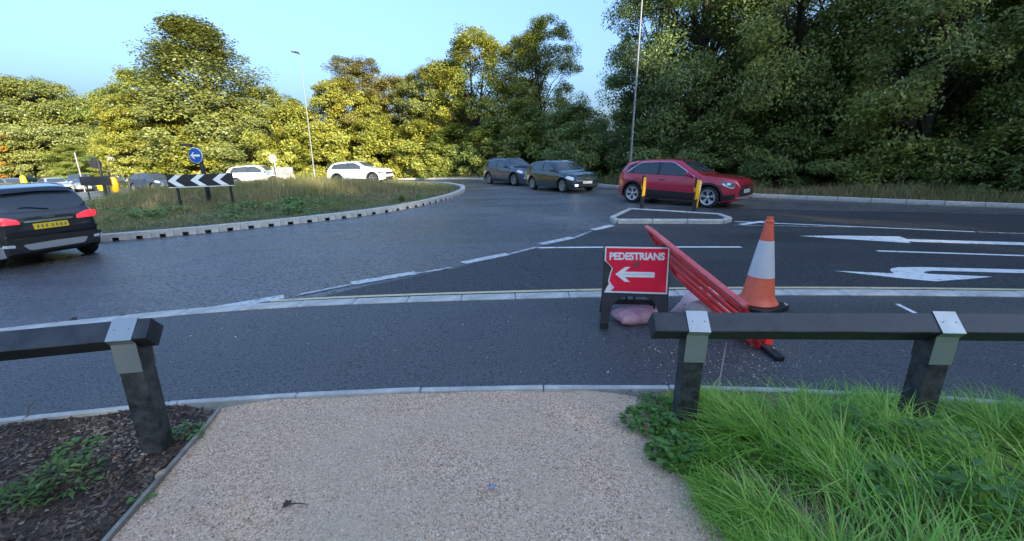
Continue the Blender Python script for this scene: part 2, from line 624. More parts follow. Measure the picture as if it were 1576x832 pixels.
def ribbon(name, L, w, dz, material, kind='structure', parent=None):
    a, b = offset_line(L, w / 2), offset_line(L, -w / 2)
    n = len(L)
    v = np.vstack([np.column_stack([b, zg(b[:, 0]) + dz]), np.column_stack([a, zg(a[:, 0]) + dz])])
    f = np.array([(i, i + 1, n + i + 1, n + i) for i in range(n - 1)])
    o = np_mesh(name, v, f, material, parent)
    if kind:
        o['kind'] = kind
    return o

# near kerb: flush concrete stones in a row
kc = (kerb_back + kerb_front) / 2
near = ribbon('kerb', kc, 0.215, 0.012, M['concrete_dark'])
st = block_mesh('kerb_stone', [((0, 0, 0), (0.652, 0.20, 0.07))], M['concrete'], 0.007)
pieces(near, kc, 0.66, 0.008, st, 0.010, 7.0, 32.0)
# concrete edging between pavement and verge
eo = ribbon('edging', offset_line(edging, -0.03), 0.05, 0.025, M['concrete_dark'])
st = block_mesh('edging_stone', [((0, 0, 0), (0.906, 0.05, 0.10))], M['concrete'], 0.006)
pieces(eo, offset_line(edging, -0.03), 0.914, 0.008, st, 0.0, 0.5, 22.0, 'edging_stone', 0.004)
# far kerb
fk = offset_line(far_kerb, -0.08)
fo = ribbon('kerb', fk, 0.16, 0.02, M['concrete_dark'])
st = block_mesh('kerb_stone', [((0, 0, 0), (0.905, 0.15, 0.20))], M['concrete'], 0.015)
pieces(fo, fk, 0.915, 0.01, st, 0.03, 4.0, 95.0)
# central island: containment kerb with drainage slots, soil mound
isl_c = (-14.8, 22.0)
mnd_c = (-14.8, 25.6)
def mound(x, y):
    d = np.hypot((x - mnd_c[0]) / 10.5, (y - mnd_c[1]) / 8.0)
    return 0.55 * np.clip(1 - d ** 2, 0, 1) ** 1.2
isl_in = offset_line(island, 0.16)
sheet('island', isl_in[::2], 0.10, M['soil'], 1.0, mound)
ring = np.vstack([island, island[:1]])
io = ribbon('kerb', offset_line(ring, 0.1), 0.16, 0.05, M['concrete_dark'])
st = block_mesh('kerb_stone', [((0, 0.02, 0.13), (0.495, 0.24, 0.10)), ((-0.155, 0.02, 0.02), (0.185, 0.24, 0.12)), ((0.155, 0.02, 0.02), (0.185, 0.24, 0.12)),
                               ((0, 0.09, 0.02), (0.13, 0.08, 0.12))], M['concrete'], 0.006)
st.materials.append(M['trim'])  # slot insides coloured black, painting in the shade of the holes
for p in st.polygons:
    if abs(p.center.x) < 0.068 and p.center.z < 0.079:
        p.material_index = 1
pieces(io, offset_line(ring, 0.1), 0.5, 0.005, st, 0.0)

# splitter island with kerb stones round it
sp = np.array(split_pts)
spc = sp.mean(0)
so = sheet('traffic_island', [tuple(spc + (p - spc) * 0.95) for p in sp], 0.085, M['lane'], 0.5)
st = block_mesh('kerb_stone', [((0, 0, 0), (0.905, 0.14, 0.2))], M['concrete'], 0.02)
loop = np.vstack([sp, sp[:1]])
for a, b in zip(loop[:-1], loop[1:]):
    d = np.linalg.norm(b - a)
    n = max(1, round(d / 0.95))
    for o in pieces(so, np.linspace(a, b, 12), d / n - 1e-4, 0.01, st, 0.01):
        o.scale.x = (d / n) / 0.915

# gravel path and its edging board, planting bed at the left, verge at the right
pl = [(-2.06, 2.62), (-2.0, 2.3), (-1.87, 1.59), (-1.7, 0.6), (-1.6, 0.0)]
def wob(x, y):
    return 0.006 * np.sin(7 * x + 3 * y) + 0.005 * np.sin(11 * y - 5 * x)
path_poly = [tuple(p) for p in offset_line(edging, -0.062) if -2.2 < p[0] < 1.0]
path_poly = [(-2.06, 2.64)] + [p for p in path_poly if p[0] > -2.0] + [(1.0, 2.62), (0.96, 2.2), (0.98, 1.6), (1.08, 1.2), (1.25, 0.2), (1.25, 0.0), (-1.6, 0.0), (-1.87, 1.59)]

def mat_gravel(name):
    m, nt, p = nodes_of(name)
    N, Lk = nt.nodes.new, nt.links.new
    tc = N('ShaderNodeTexCoord')
    vo = N('ShaderNodeTexVoronoi')
    vo.inputs['Scale'].default_value = 135
    Lk(tc.outputs['Object'], vo.inputs['Vector'])
    sep = N('ShaderNodeSeparateColor')
    Lk(vo.outputs['Color'], sep.inputs[0])
    r = N('ShaderNodeValToRGB')
    e = r.color_ramp.elements
    e[0].position, e[0].color = 0.0, (0.18, 0.11, 0.07, 1)
    e[1].position, e[1].color = 1.0, (0.94, 0.76, 0.56, 1)
    q = e.new(0.45)
    q.color = (0.70, 0.45, 0.275, 1)
    q = e.new(0.8)
    q.color = (0.76, 0.48, 0.33, 1)
    Lk(sep.outputs[0], r.inputs['Fac'])
    n2 = N('ShaderNodeTexNoise')
    n2.inputs['Scale'].default_value = 1.6
    n2.inputs['Detail'].default_value = 6
    Lk(tc.outputs['Object'], n2.inputs['Vector'])
    mr = N('ShaderNodeMapRange')
    mr.inputs['From Min'].default_value, mr.inputs['From Max'].default_value = 0.35, 0.65
    mr.inputs['To Min'].default_value, mr.inputs['To Max'].default_value = 0.0, 0.75
    Lk(n2.outputs['Fac'], mr.inputs['Value'])
    mx = N('ShaderNodeMix')
    mx.data_type = 'RGBA'
    Lk(mr.outputs['Result'], mx.inputs['Factor'])
    Lk(r.outputs['Color'], mx.inputs['A'])
    mx.inputs['B'].default_value = (0.62, 0.44, 0.29, 1)
    Lk(mx.outputs['Result'], p.inputs['Base Color'])
    p.inputs['Roughness'].default_value = 0.9
    bp = N('ShaderNodeBump')
    bp.inputs['Strength'].default_value = 0.9
    bp.inputs['Distance'].default_value = 0.006
    bp.invert = True
    Lk(vo.outputs['Distance'], bp.inputs['Height'])
    Lk(bp.outputs['Normal'], p.inputs['Normal'])
    return m
M['gravel'] = mat_gravel('buff_gravel')
sheet('path', path_poly, 0.030, M['gravel'], 0.08, wob)
bed_poly = [tuple(p) for p in offset_line(edging, -0.062)[::2] if p[0] < -2.1] + [(-2.09, 2.62), (-1.9, 1.59), (-1.65, 0.2), (-8, 0.0)]
def bedz(x, y):
    return 0.022 * np.sin(3.1 * x + 1.3 * y) * np.sin(2.3 * y - x) + 0.012 * np.sin(9 * x) * np.sin(8 * y)
tag(MB().add(*(lambda L: ([(x + o, y, zf(x) + z) for x, y in L for o, z in ((-0.011, -0.05), (0.011, -0.05), (0.011, 0.052), (-0.011, 0.052))],
    [(4 * i + k, 4 * i + (k + 1) % 4, 4 * i + 4 + (k + 1) % 4, 4 * i + 4 + k) for i in range(len(L) - 1) for k in range(4)] + [(3, 2, 1, 0)]))(smooth_line([(-2.062, 2.62), (-2.0, 2.3), (-1.885, 1.59), (-1.66, 0.2)], 0.1))).build('edging_board', mat('weathered_board', (0.26, 0.24, 0.20), 0.8, var=0.4, vs=9, bump=0.3, bs=40), None, None), kind='structure')
sheet('planting_bed', bed_poly, 0.02, M['bed'], 0.12, bedz)
verge_poly = [(1.02, 2.70)] + [tuple(p) for p in offset_line(edging, -0.062)[::2] if p[0] > 1.3] + [(12, 0.2), (1.25, 0.2), (1.08, 1.2), (0.98, 1.6), (0.96, 2.2)]
sheet('verge', verge_poly, 0.042, M['gravel_soil'], 0.25)

# ------------------------------------------------------------------ painted markings
def px_poly(pts):
    return [G(*p) for p in pts]

def mark(name, poly, dz, material):
    o = sheet(name, poly, dz, material, 0.6)
    return o

def stroke(name, a, b, w, material, dz=0.009):
    a, b = np.array(a), np.array(b)
    d = (b - a) / np.linalg.norm(b - a)
    s = np.array([-d[1], d[0]]) * w / 2
    return mark(name, [a - s, b - s, b + s, a + s], dz, material)

gw = [G(315, 478), G(437, 457), G(541, 436.5), G(640, 420), G(712, 405), G(782, 391), G(832, 376), G(882, 365.5), G(912, 354), G(942, 347)]
for i in (0, 2, 4, 6, 8):
    stroke('road_marking', gw[i], gw[i + 1], 0.20, M['faded_line'])
for a, b in [((455, 455), (541, 438)), ((640, 421.5), (695, 412)), ((785, 391), (828, 380)), ((884, 366), (910, 356))]:
    stroke('road_marking', G(*a), G(*b), 0.09, M['worn_line'])
stroke('road_marking', G(828, 381.5), G(1141, 380.5), 0.10, M['white_line'])
stroke('road_marking', G(1350, 386.5), G(1700, 398), 0.10, M['white_line'])
stroke('road_marking', G(1130, 341), G(1500, 357), 0.10, M['white_line'])
stroke('road_marking', G(1130, 346.5), G(1320, 350), 0.08, M['worn_line'])
stroke('road_marking', G(1140, 346), G(1175, 341), 0.16, M['white_line'], 0.013)
stroke('road_marking', G(1505, 357.3), G(1700, 364), 0.08, M['worn_line'])
mark('road_marking', px_poly([(1230, 363.3), (1290, 362.8), (1384, 364.2), (1396, 368.3), (1600, 374.0), (1600, 378.6), (1398, 372.2), (1402, 374.6), (1340, 370.5), (1280, 367)]), 0.009, M['white_line'])
mark('road_marking', px_poly([(1283, 417.3), (1376, 421.3), (1370, 417), (1371, 413.8), (1382, 411.8), (1420, 411.6), (1600, 416.2), (1600, 421.6), (1438, 417.2), (1424, 418.2),
                              (1421, 420.2), (1430, 422), (1528, 426.4), (1490, 430), (1440, 433.6), (1410, 431.2), (1345, 424.2)]), 0.009, M['white_line'])
yl = offset_line(kerb_front, 0.17)
ribbon('road_marking', yl[(yl[:, 0] > -3.3) & (yl[:, 0] < 25)], 0.075, 0.011, M['yellow_line'])
fy = offset_line(far_kerb, 0.28)
ribbon('road_marking', fy[(fy[:, 0] > 3.5)], 0.08, 0.011, M['yellow_line'])
stroke('pavement_marking', G(1380, 468, 0.03), G(1416, 486, 0.03), 0.05, M['white_line'], 0.036)
stroke('pavement_seam', G(1118, 526, 0.03), G(1105, 600, 0.03), 0.012, mat_plain('pale_seam', (0.30, 0.25, 0.22), 0.8), 0.035)

# ------------------------------------------------------------------ vehicles
M['glass'] = mat_plain('car_glass', (0.035, 0.045, 0.055), 0.02)
M['glass'].node_tree.nodes['Principled BSDF'].inputs['Specular IOR Level'].default_value = 0.7
M['alloy'] = mat_plain('alloy_wheel', (0.62, 0.63, 0.65), 0.3, 0.85)
M['alloy_dark'] = mat_plain('dark_alloy_wheel', (0.30, 0.31, 0.33), 0.35, 0.8)
M['chrome'] = mat_plain('chrome', (0.75, 0.76, 0.78), 0.12, 1.0)
M['lamp_clear'] = mat_plain('clear_lamp_lens', (0.62, 0.66, 0.70), 0.08, 0.3, 1.0)
M['lamp_dark'] = mat_plain('dark_lamp_lens', (0.08, 0.09, 0.10), 0.06, 0.2, 1.0)
M['lamp_red'] = mat_plain('red_lamp_lens', (0.30, 0.012, 0.02), 0.1, 0.0, 1.0)
M['lamp_lit'] = mat_plain('lit_lamp', (1.0, 0.95, 0.85), 0.3, emit=1.6)
M['tail_lit'] = mat_plain('lit_tail_lamp', (0.85, 0.03, 0.05), 0.2, 0.0, 1.0, emit=0.35)
M['plate_white'] = mat_plain('white_plate', (0.75, 0.76, 0.74), 0.4)
M['plate_yellow'] = mat_plain('yellow_plate', (0.75, 0.50, 0.02), 0.4)
M['smudge'] = mat_plain('plate_smudge', (0.20, 0.17, 0.09), 0.5)
M['silver_plastic'] = mat_plain('silver_plastic', (0.33, 0.34, 0.36), 0.4, 0.3)

def paint(name, c, flake=0.25):
    m = mat(name, c, 0.28, metal=flake, var=0.06, vs=3, coat=1.0)
    return m
M['paint_red'] = paint('red_paint', (0.46, 0.012, 0.045), 0.2)
M['paint_black'] = paint('black_paint', (0.010, 0.011, 0.016), 0.1)
M['paint_green'] = paint('dark_green_paint', (0.010, 0.024, 0.032), 0.1)
M['paint_slate'] = paint('slate_blue_paint', (0.035, 0.060, 0.10), 0.15)
M['paint_white'] = paint('white_paint', (0.70, 0.72, 0.76), 0.0)
M['paint_sunlit_white'] = paint('sunlit_white_paint', (0.74, 0.70, 0.58), 0.0)  # white car; the warm tint of sunlight is put into the colour
M['paint_silver'] = paint('silver_paint', (0.45, 0.47, 0.49), 0.5)
M['paint_navy'] = paint('navy_paint', (0.03, 0.05, 0.09), 0.3)
M['paint_grey'] = paint('grey_paint', (0.12, 0.13, 0.14), 0.4)

def dense(poly, step=0.06):
    P = [np.array(p, float) for p in poly]
    out = []
    for i in range(len(P)):
        a, b = P[i], P[(i + 1) % len(P)]
        n = max(1, int(math.ceil(np.linalg.norm(b - a) / step)))
        for k in range(n):
            out.append(a + (b - a) * k / n)
    return out

def rounded(poly, r=0.25):
    """cut every corner of a polygon into a small curve"""
    P = [np.array(p, float) for p in poly]
    out = []
    n = len(P)
    for i in range(n):
        a, b, c = P[i - 1], P[i], P[(i + 1) % n]
        p, q = b + (a - b) * r, b + (c - b) * r
        for t in (0, 0.33, 0.67, 1):
            out.append((1 - t) ** 2 * p + 2 * t * (1 - t) * b + t * t * q)
    return out

class CarBody:
    """analytic car skin: plan, side profile, shoulder line and tumblehome"""
    def __init__(self, s):
        self.s = s
        self.hl, self.hw = s['L'] / 2, s['W'] / 2
        xs = np.linspace(-self.hl, self.hl, 600)
        def curve(pts, k):
            p = np.array(pts, float)
            z = np.interp(xs, p[:, 0], p[:, 1])
            w = np.hanning(k)
            zz = np.pad(z, k // 2, mode='edge')
            return np.convolve(zz, w / w.sum(), 'valid')[:600]
        self.xs = xs
        self.top = curve(s['top'], 21)
        self.belt = np.minimum(curve(s['belt'], 31), self.top - 0.02)
        self.tum = s.get('tumble', 0.22)
        self.r = s['wheel_r']
        self.ra = self.r + 0.065
        self.ax = s['axles']

    def plan(self, x):
        f = np.clip((x - (self.hl - 0.95)) / 0.95, 0, 1)
        r = np.clip((-x - (self.hl - 0.75)) / 0.75, 0, 1)
        return self.hw * (1 - self.s.get('nose', 0.27) * f ** 2.3 - self.s.get('tail', 0.15) * r ** 2.4)

    def ztop(self, x): return np.interp(x, self.xs, self.top)
    def zbelt(self, x): return np.interp(x, self.xs, self.belt)

    def zbot(self, x):
        x = np.asarray(x, float)
        b = 0.20 + 0.10 * np.clip((np.abs(x) - (self.hl - 0.5)) / 0.5, 0, 1) ** 2
        for a in self.ax:
            d = self.ra ** 2 - (x - a) ** 2
            b = np.where(d >= -1e-9, np.maximum(b, self.r + np.sqrt(np.maximum(d, 0))), b)
        return b

    def side(self, x, z):
        """half width at (x, z)"""
        x, z = np.broadcast_arrays(np.asarray(x, float), np.asarray(z, float))
        w, zb, zt = self.plan(x), self.zbelt(x), self.ztop(x)
        u = np.clip((z - 0.2) / (zb - 0.2), 0, 1)
        low = w * (0.945 + 0.055 * np.sin(PI * np.clip(u, 0, 1) ** 0.75) + 0.012 * np.exp(-((u - 0.78) / 0.07) ** 2))
        h = np.clip((z - zb) / np.maximum(zt - zb, 1e-3), 0, 1)
        n = 2.4 + 3.4 * np.clip((zt - zb) / 0.5, 0, 1)
        up = w * 0.945 * (1 - self.tum * np.clip((z - zb) / 0.6, 0, 1.2)) * np.maximum(1 - h ** n, 0) ** (1 / n)
        return np.where(z <= zb, low, up)

    def top_z(self, x, y):
        y = np.abs(y)
        lo, hi = self.zbelt(x) - 0.15, self.ztop(x) * 1.0
        for _ in range(28):
            m = (lo + hi) / 2
            k = self.side(x, m) >= y
            lo, hi = np.where(k, m, lo), np.where(k, hi, m)
        return lo

    def end_x(self, y, z, sgn):
        """x of the nose (+1) or tail (-1) skin at (y, z)"""
        y, z = np.abs(np.asarray(y, float)), np.asarray(z, float)
        y = np.minimum(y, 0.985 * self.side(np.full(len(z), sgn * (self.hl - 0.12)), z))
        lo, hi = np.full(len(y), 0.0), np.full(len(y), self.hl)
        lo += self.hl - 1.6
        for _ in range(26):
            m = (lo + hi) / 2
            k = (self.side(sgn * m, z) >= y) & (self.ztop(sgn * m) >= z)
            lo, hi = np.where(k, m, lo), np.where(k, hi, m)
        return sgn * lo

    def skin(self):
        xs = set(np.round(np.linspace(-self.hl, self.hl, 84), 4))
        for e in (0.006, 0.02, 0.045, 0.08, 0.12, 0.17, 0.22):
            xs |= {round(self.hl - e, 4), round(-self.hl + e, 4)}
        for a in self.ax:
            for t in np.linspace(0, PI, 19):
                xs.add(round(a + self.ra * math.cos(t), 4))
            xs |= {round(a - self.ra - 0.004, 4), round(a + self.ra + 0.004, 4)}
        xs = np.array(sorted(xs))
        keep = [0]
        for i in range(1, len(xs)):
            if xs[i] - xs[keep[-1]] > 0.0025:
                keep.append(i)
        xs = xs[keep]
        NL, NU = 10, 16
        rows = []
        for x in xs:
            zb0, zb, zt = float(self.zbot(x)), float(self.zbelt(x)), float(self.ztop(x))
            zb0 = min(zb0, zb - 0.02)
            z1 = zb0 + (zb - zb0) * np.linspace(0, 1, NL)
            th = np.linspace(0, PI / 2, NU + 1)[1:]
            n = 2.4 + 3.4 * min(1, max(0, (zt - zb) / 0.5))
            z2 = zb + (zt - zb) * np.sin(th) ** (2 / n)
            z = np.concatenate([z1, z2])
            y = self.side(x, z)
            y[-1] = 0
            rows.append(np.column_stack([np.full(len(z), x), y, z]))
        R = np.array(rows)
        nx, nk, _ = R.shape
        half = R.reshape(-1, 3)
        other = half * np.array([1, -1, 1])
        v = np.vstack([half, other])
        f = []
        o = nx * nk
        for i in range(nx - 1):
            for k in range(nk - 1):
                a, b, c, d = i * nk + k, (i + 1) * nk + k, (i + 1) * nk + k + 1, i * nk + k + 1
                f.append((a, d, c, b))
                f.append((o + a, o + b, o + c, o + d))
        for i, fl in ((0, 1), (nx - 1, 0)):
            for k in range(nk - 1):
                q = (i * nk + k, o + i * nk + k, o + i * nk + k + 1, i * nk + k + 1)
                f.append(q if not fl else q[::-1])
        return v, f

def patch(B, kind, poly, off, name, material, parent, round_=0.0, mirror=False, depth=0.02, step=0.07):
    """a panel that follows the car skin, proud of it by off, with a turned-in rim"""
    if round_ > 0:
        poly = rounded(poly, round_)
    bd = dense(poly, step)
    P = np.array(bd)
    x0, y0 = P.min(0)
    x1, y1 = P.max(0)
    gx, gy = np.meshgrid(np.arange(x0 + step / 2, x1, step), np.arange(y0 + step / 2, y1, step))
    gx, gy = gx.ravel(), gy.ravel()
    k = inside(P, gx, gy)
    pts, tri = cdt(bd, np.stack([gx[k], gy[k]], 1))
    q = np.array(pts)
    if kind == 'side':
        y = B.side(q[:, 0], q[:, 1])
        top = np.column_stack([q[:, 0], y + off, q[:, 1]])
        inn = top - np.array([0, depth, 0])
    elif kind == 'top':
        z = B.top_z(q[:, 0], q[:, 1])
        top = np.column_stack([q[:, 0], q[:, 1], z + off])
        inn = top - np.array([0, 0, depth])
    else:
        sg = 1 if kind == 'front' else -1
        x = B.end_x(q[:, 0], q[:, 1], sg)
        top = np.column_stack([x + sg * off, q[:, 0], q[:, 1]])
        inn = top - np.array([sg * depth, 0, 0])
    edges = {}
    for f in tri:
        for i in range(len(f)):
            a, b = f[i], f[(i + 1) % len(f)]
            edges[(a, b)] = True
    n = len(q)
    fs = [tuple(f) for f in tri]
    for (a, b) in list(edges):
        if (b, a) not in edges:
            fs.append((b, a, a + n, b + n))
    v = np.vstack([top, inn])
    res = []
    for sgn in ((1, -1) if mirror else (1,)):
        vv = v * np.array([1, sgn, 1])
        me = bpy.data.meshes.new(name)
        me.from_pydata(vv.tolist(), [], fs)
        res.append(finish(name, me, material, parent, 35))
    return res

def make_wheel(name, r, w, side, rim_mat, spokes, style):
    """tyre (mesh of the wheel), with rim and dark disc as children; axle along y, outer face at side*y"""
    rr = r * 0.68
    m = Matrix.Rotation(-side * PI / 2, 4, 'X')
    t = MB()
    h = w / 2
    t.lathe([(rr, -h), (rr + 0.02, -h), (r - 0.035, -h * 0.98), (r - 0.008, -h * 0.8), (r, -h * 0.5), (r, h * 0.5), (r - 0.008, h * 0.8), (r - 0.035, h * 0.98), (rr + 0.02, h), (rr, h * 0.9)], 32, m)
    wh = t.build(name, M['rubber'], None, 40)
    k = MB()
    k.lathe([(rr + 0.004, h * 0.3), (rr + 0.012, h * 0.98), (rr - 0.004, h * 1.0), (rr - 0.022, h * 0.9), (rr - 0.03, h * 0.2)], 32, m)
    k.lathe([(0.0, h * 0.86), (0.035, h * 0.85), (0.055, h * 0.78), (0.06, h * 0.3)], 16, m)
    for i in range(spokes):
        a = 2 * PI * i / spokes + 0.3
        for da, wd in (((-0.17, 0.03), (0.17, 0.03)) if style == 'double' else ((0, 0.075),)):
            p0 = Vector((math.cos(a) * 0.04, math.sin(a) * 0.04, h * 0.76))
            p1 = Vector((math.cos(a + da) * (rr - 0.01), math.sin(a + da) * (rr - 0.01), h * 0.88))
            d = (p1 - p0).normalized()
            s = Vector((-d.y, d.x, 0)).normalized()
            e = [p0 - s * wd * 0.6, p0 + s * wd * 0.6, p1 + s * wd, p1 - s * wd]
            low = [p - Vector((0, 0, 0.03)) for p in e]
            k.add([m @ p for p in e + low], [(0, 1, 2, 3), (7, 6, 5, 4), (0, 4, 5, 1), (1, 5, 6, 2), (2, 6, 7, 3), (3, 7, 4, 0)])
    rim = k.build('rim', rim_mat, wh, 40)
    d = MB()
    d.lathe([(0.0, h * 0.25), (rr - 0.005, h * 0.25)], 24, m)
    d.build('brake_disc', M['trim'], wh)
    return wh

def make_car(name, label, cat, loc, heading, s, group='cars on the roundabout'):
    root = thing(name, label, cat, (loc[0], loc[1], zf(loc[0])), math.atan2(heading[1], heading[0]), group)
    # sit level on the ground slope along and across the car
    hx, hy = heading
    g = (zf(loc[0] + 1) - zf(loc[0] - 1)) / 2
    root.rotation_mode = 'QUATERNION'
    up = Vector((-g, 0, 1)).normalized()
    f = Vector((hx, hy, g * hx)).normalized()
    l = up.cross(f).normalized()
    mm = Matrix((f, l, f.cross(l))).transposed()
    root.rotation_quaternion = mm.to_quaternion()
    k = s.get('scale', 1.0)
    root.scale = (k, k, k)
    B = CarBody(s)
    P = s['paint']
    v, fc = B.skin()
    me = bpy.data.meshes.new('body')
    me.from_pydata(v.tolist(), [], fc)
    finish('body', me, P, root, 50)
    hl, hw, r = B.hl, B.hw, B.r
    # dark underside, wheel wells
    u = MB().box((0, 0, 0.33), (2 * hl - 0.5, 2 * hw - 0.5, 0.24))
    u.build('underbody', M['trim'], root)
    for a in B.ax:
        w = MB()
        n = 14
        vs, fs = [], []
        for j, yy in enumerate((hw - 0.06, hw - 0.34)):
            for i in range(n + 1):
                t = PI * i / n
                vs += [(a + (B.ra + 0.006) * math.cos(t), yy, r + (B.ra + 0.006) * math.sin(t))]
        for i in range(n):
            fs.append((i, i + 1, n + 2 + i, n + 1 + i))
        fs.append(tuple(range(n + 1, 2 * n + 2)))
        w.add(vs, fs)
        w.build('wheel_well', M['trim'], root)
        w = MB().add([(x, -y, z) for x, y, z in vs], [q[::-1] for q in fs])
        w.build('wheel_well', M['trim'], root)
        for sd in (1, -1):
            wh = make_wheel('wheel', r, 0.22, sd, s.get('rim', M['alloy']), s.get('spokes', 5), s.get('spoke_style', 'double'))
            wh.parent = root
            wh.location = (a, sd * (hw - 0.135), r)
            if a > 0 and s.get('steer'):
                wh.rotation_euler = (0, 0, s['steer'])
    # doors, handles, glass
    for poly in s['doors']:
        for o in patch(B, 'side', poly, 0.004, 'door', P, root, 0.10, True, 0.02, 0.09):
            sg = 1 if o.data.vertices[0].co.y > 0 else -1
            xa = min(p[0] for p in poly)
            zh = max(p[1] for p in poly) - 0.13
            hx_ = np.array([xa + 0.16])
            yy = float(B.side(hx_, np.array([zh]))[0])
            MB().bar((xa + 0.06, sg * (yy + 0.022), zh), (xa + 0.26, sg * (yy + 0.022), zh), 0.03, 0.035).build('handle', P, o, None, 0.008)
    if 'surround' in s:
        patch(B, 'side', s['surround'], 0.003, 'window_surround', s.get('surround_mat', M['trim']), root, 0.12, True, 0.015)
    for poly in s['windows']:
        patch(B, 'side', poly, 0.008, 'side_window', M['glass'], root, 0.10, True, 0.015)
    patch(B, 'top', s['windscreen'], 0.006, 'windscreen', M['glass'], root, 0.08, False, 0.03)
    if 'rear_window' in s:
        patch(B, 'rear', s['rear_window'], 0.008, 'rear_window', M['glass'], root, 0.15, False, 0.03)
    # cladding along sill and arches
    if s.get('clad'):
        for a in B.ax:
            arc = [(a + (B.ra + 0.065) * math.cos(t), r + (B.ra + 0.065) * math.sin(t)) for t in np.linspace(-0.25, PI + 0.25, 22)]
            arc2 = [(a + (B.ra + 0.002) * math.cos(t), r + (B.ra + 0.002) * math.sin(t)) for t in np.linspace(PI + 0.0, 0.0, 22)]
            patch(B, 'side', arc + arc2, 0.008, 'arch_trim', M['trim'], root, 0, True, 0.02)
        a0, a1 = min(B.ax) + B.ra + 0.07, max(B.ax) - B.ra - 0.07
        patch(B, 'side', [(a0, 0.21), (a1, 0.21), (a1 + 0.0, 0.34), (a0, 0.36)], 0.007, 'sill_trim', M['trim'], root, 0.1, True, 0.02)
    # fittings given per car: (kind, polygon, offset, part name, material, mirrored)
    for kd, poly, off, nm, mt, mi in s.get('fit', []):
        rd = 0.18 if nm not in ('number_plate',) else 0.05
        res = patch(B, kd, poly, off, nm, mt, root, rd, mi, 0.03, 0.06)
        if nm == 'number_plate':
            c = np.array([p.co for p in res[0].data.vertices])
            sg = 1 if kd == 'front' else -1
            x = (c[:, 0].max() if sg > 0 else c[:, 0].min()) + sg * 0.002
            zc, y0 = (c[:, 2].min() + c[:, 2].max()) / 2, c[:, 1].min()
            w = c[:, 1].max() - y0
            ch = MB()
            for i_ in range(7):
                yy = y0 + w * (0.10 + 0.125 * i_ + (0.04 if i_ > 3 else 0))
                ch.box((x, yy, zc), (0.002, w * 0.055, 0.062))
            ch.build('plate_smudges', M['smudge'], res[0])['kind'] = 'stuff'
    # mirrors
    mx, mz = s['mirror']
    for sg in (1, -1):
        yy = float(B.side(np.array([mx]), np.array([mz - 0.05]))[0])
        q = MB()
        q.lathe([(0.0, -0.1), (0.05, -0.095), (0.078, -0.05), (0.085, 0.02), (0.075, 0.08), (0.0, 0.10)], 12,
                Matrix.Translation((mx, sg * (yy + 0.13), mz + 0.04)) @ Matrix.Rotation(PI / 2, 4, 'X') @ Matrix.Diagonal((0.75, 0.9, 1.15, 1)))
        q.bar((mx, sg * (yy - 0.02), mz - 0.03), (mx, sg * (yy + 0.08), mz), 0.06, 0.035)
        q.build('wing_mirror', P, root, 50)
    if s.get('rails'):
        x0, x1 = s['rails']
        for sg in (1, -1):
            pts = []
            for t in np.linspace(0, 1, 9):
                x = x0 + (x1 - x0) * t
                y = sg * hw * 0.66
                z = float(B.top_z(np.array([x]), np.array([y]))[0])
                pts.append((x, y, z + 0.035 * math.sin(PI * t) ** 0.4 + 0.002))
            MB().tube(pts, 0.017, 6).build('roof_rail', s.get('rail_mat', M['grey_metal']), root, 60)
    return root

def sym(pts):
    """mirror a half outline (y >= 0, listed from the centre line and back to it) into a full one"""
    return list(pts) + [(-a, b) for a, b in reversed(pts)]

def symx(pts):
    return list(pts) + [(a, -b) for a, b in reversed(pts)]

def plate_box(z, h=0.055):
    return [(-0.26, z - h), (0.26, z - h), (0.26, z + h), (-0.26, z + h)]

def suv_spec(paint_m, **kw):
    """compact crossover, 4.4 m"""
    s = dict(L=4.42, W=1.83, wheel_r=0.345, axles=(1.33, -1.39), paint=paint_m, clad=True,
             top=[(-2.21, 0.60), (-2.20, 0.93), (-2.13, 1.09), (-1.98, 1.30), (-1.80, 1.44), (-1.5, 1.51), (-0.9, 1.56), (-0.2, 1.57), (0.2, 1.53), (1.0, 1.09), (1.2, 1.06), (1.75, 1.01), (2.05, 0.95), (2.15, 0.86), (2.20, 0.70), (2.21, 0.62)],
             belt=[(-2.21, 0.98), (-1.6, 1.04), (-0.8, 1.01), (1.0, 0.98), (1.8, 0.90), (2.12, 0.80), (2.21, 0.60)],
             windows=[[(-1.72, 1.09), (-1.47, 1.08), (-1.47, 1.36), (-1.55, 1.33)], [(-1.42, 1.075), (-0.50, 1.045), (-0.50, 1.43), (-1.42, 1.37)], [(-0.42, 1.045), (0.74, 1.01), (0.62, 1.09), (0.10, 1.37), (-0.05, 1.42), (-0.42, 1.43)]],
             surround=[(-1.80, 1.075), (-1.2, 1.05), (0.82, 0.995), (0.66, 1.11), (0.12, 1.40), (-0.05, 1.45), (-0.5, 1.46), (-1.45, 1.40), (-1.62, 1.36)],
             doors=[[(-1.36, 0.84), (-1.12, 0.76), (-0.98, 0.60), (-0.93, 0.38), (-0.49, 0.38), (-0.49, 1.0), (-1.42, 1.02)], [(-0.47, 0.38), (0.78, 0.38), (0.86, 0.62), (0.86, 0.96), (-0.47, 1.0)]],
             windscreen=symx([(0.96, 0.0), (0.90, 0.45), (0.74, 0.70), (0.22, 0.565), (0.26, 0.3), (0.29, 0.0)]),
             rear_window=sym([(0.0, 1.06), (0.55, 1.08), (0.66, 1.14), (0.55, 1.38), (0.0, 1.42)]),
             mirror=(0.66, 1.03))
    s.update(kw)
    return s

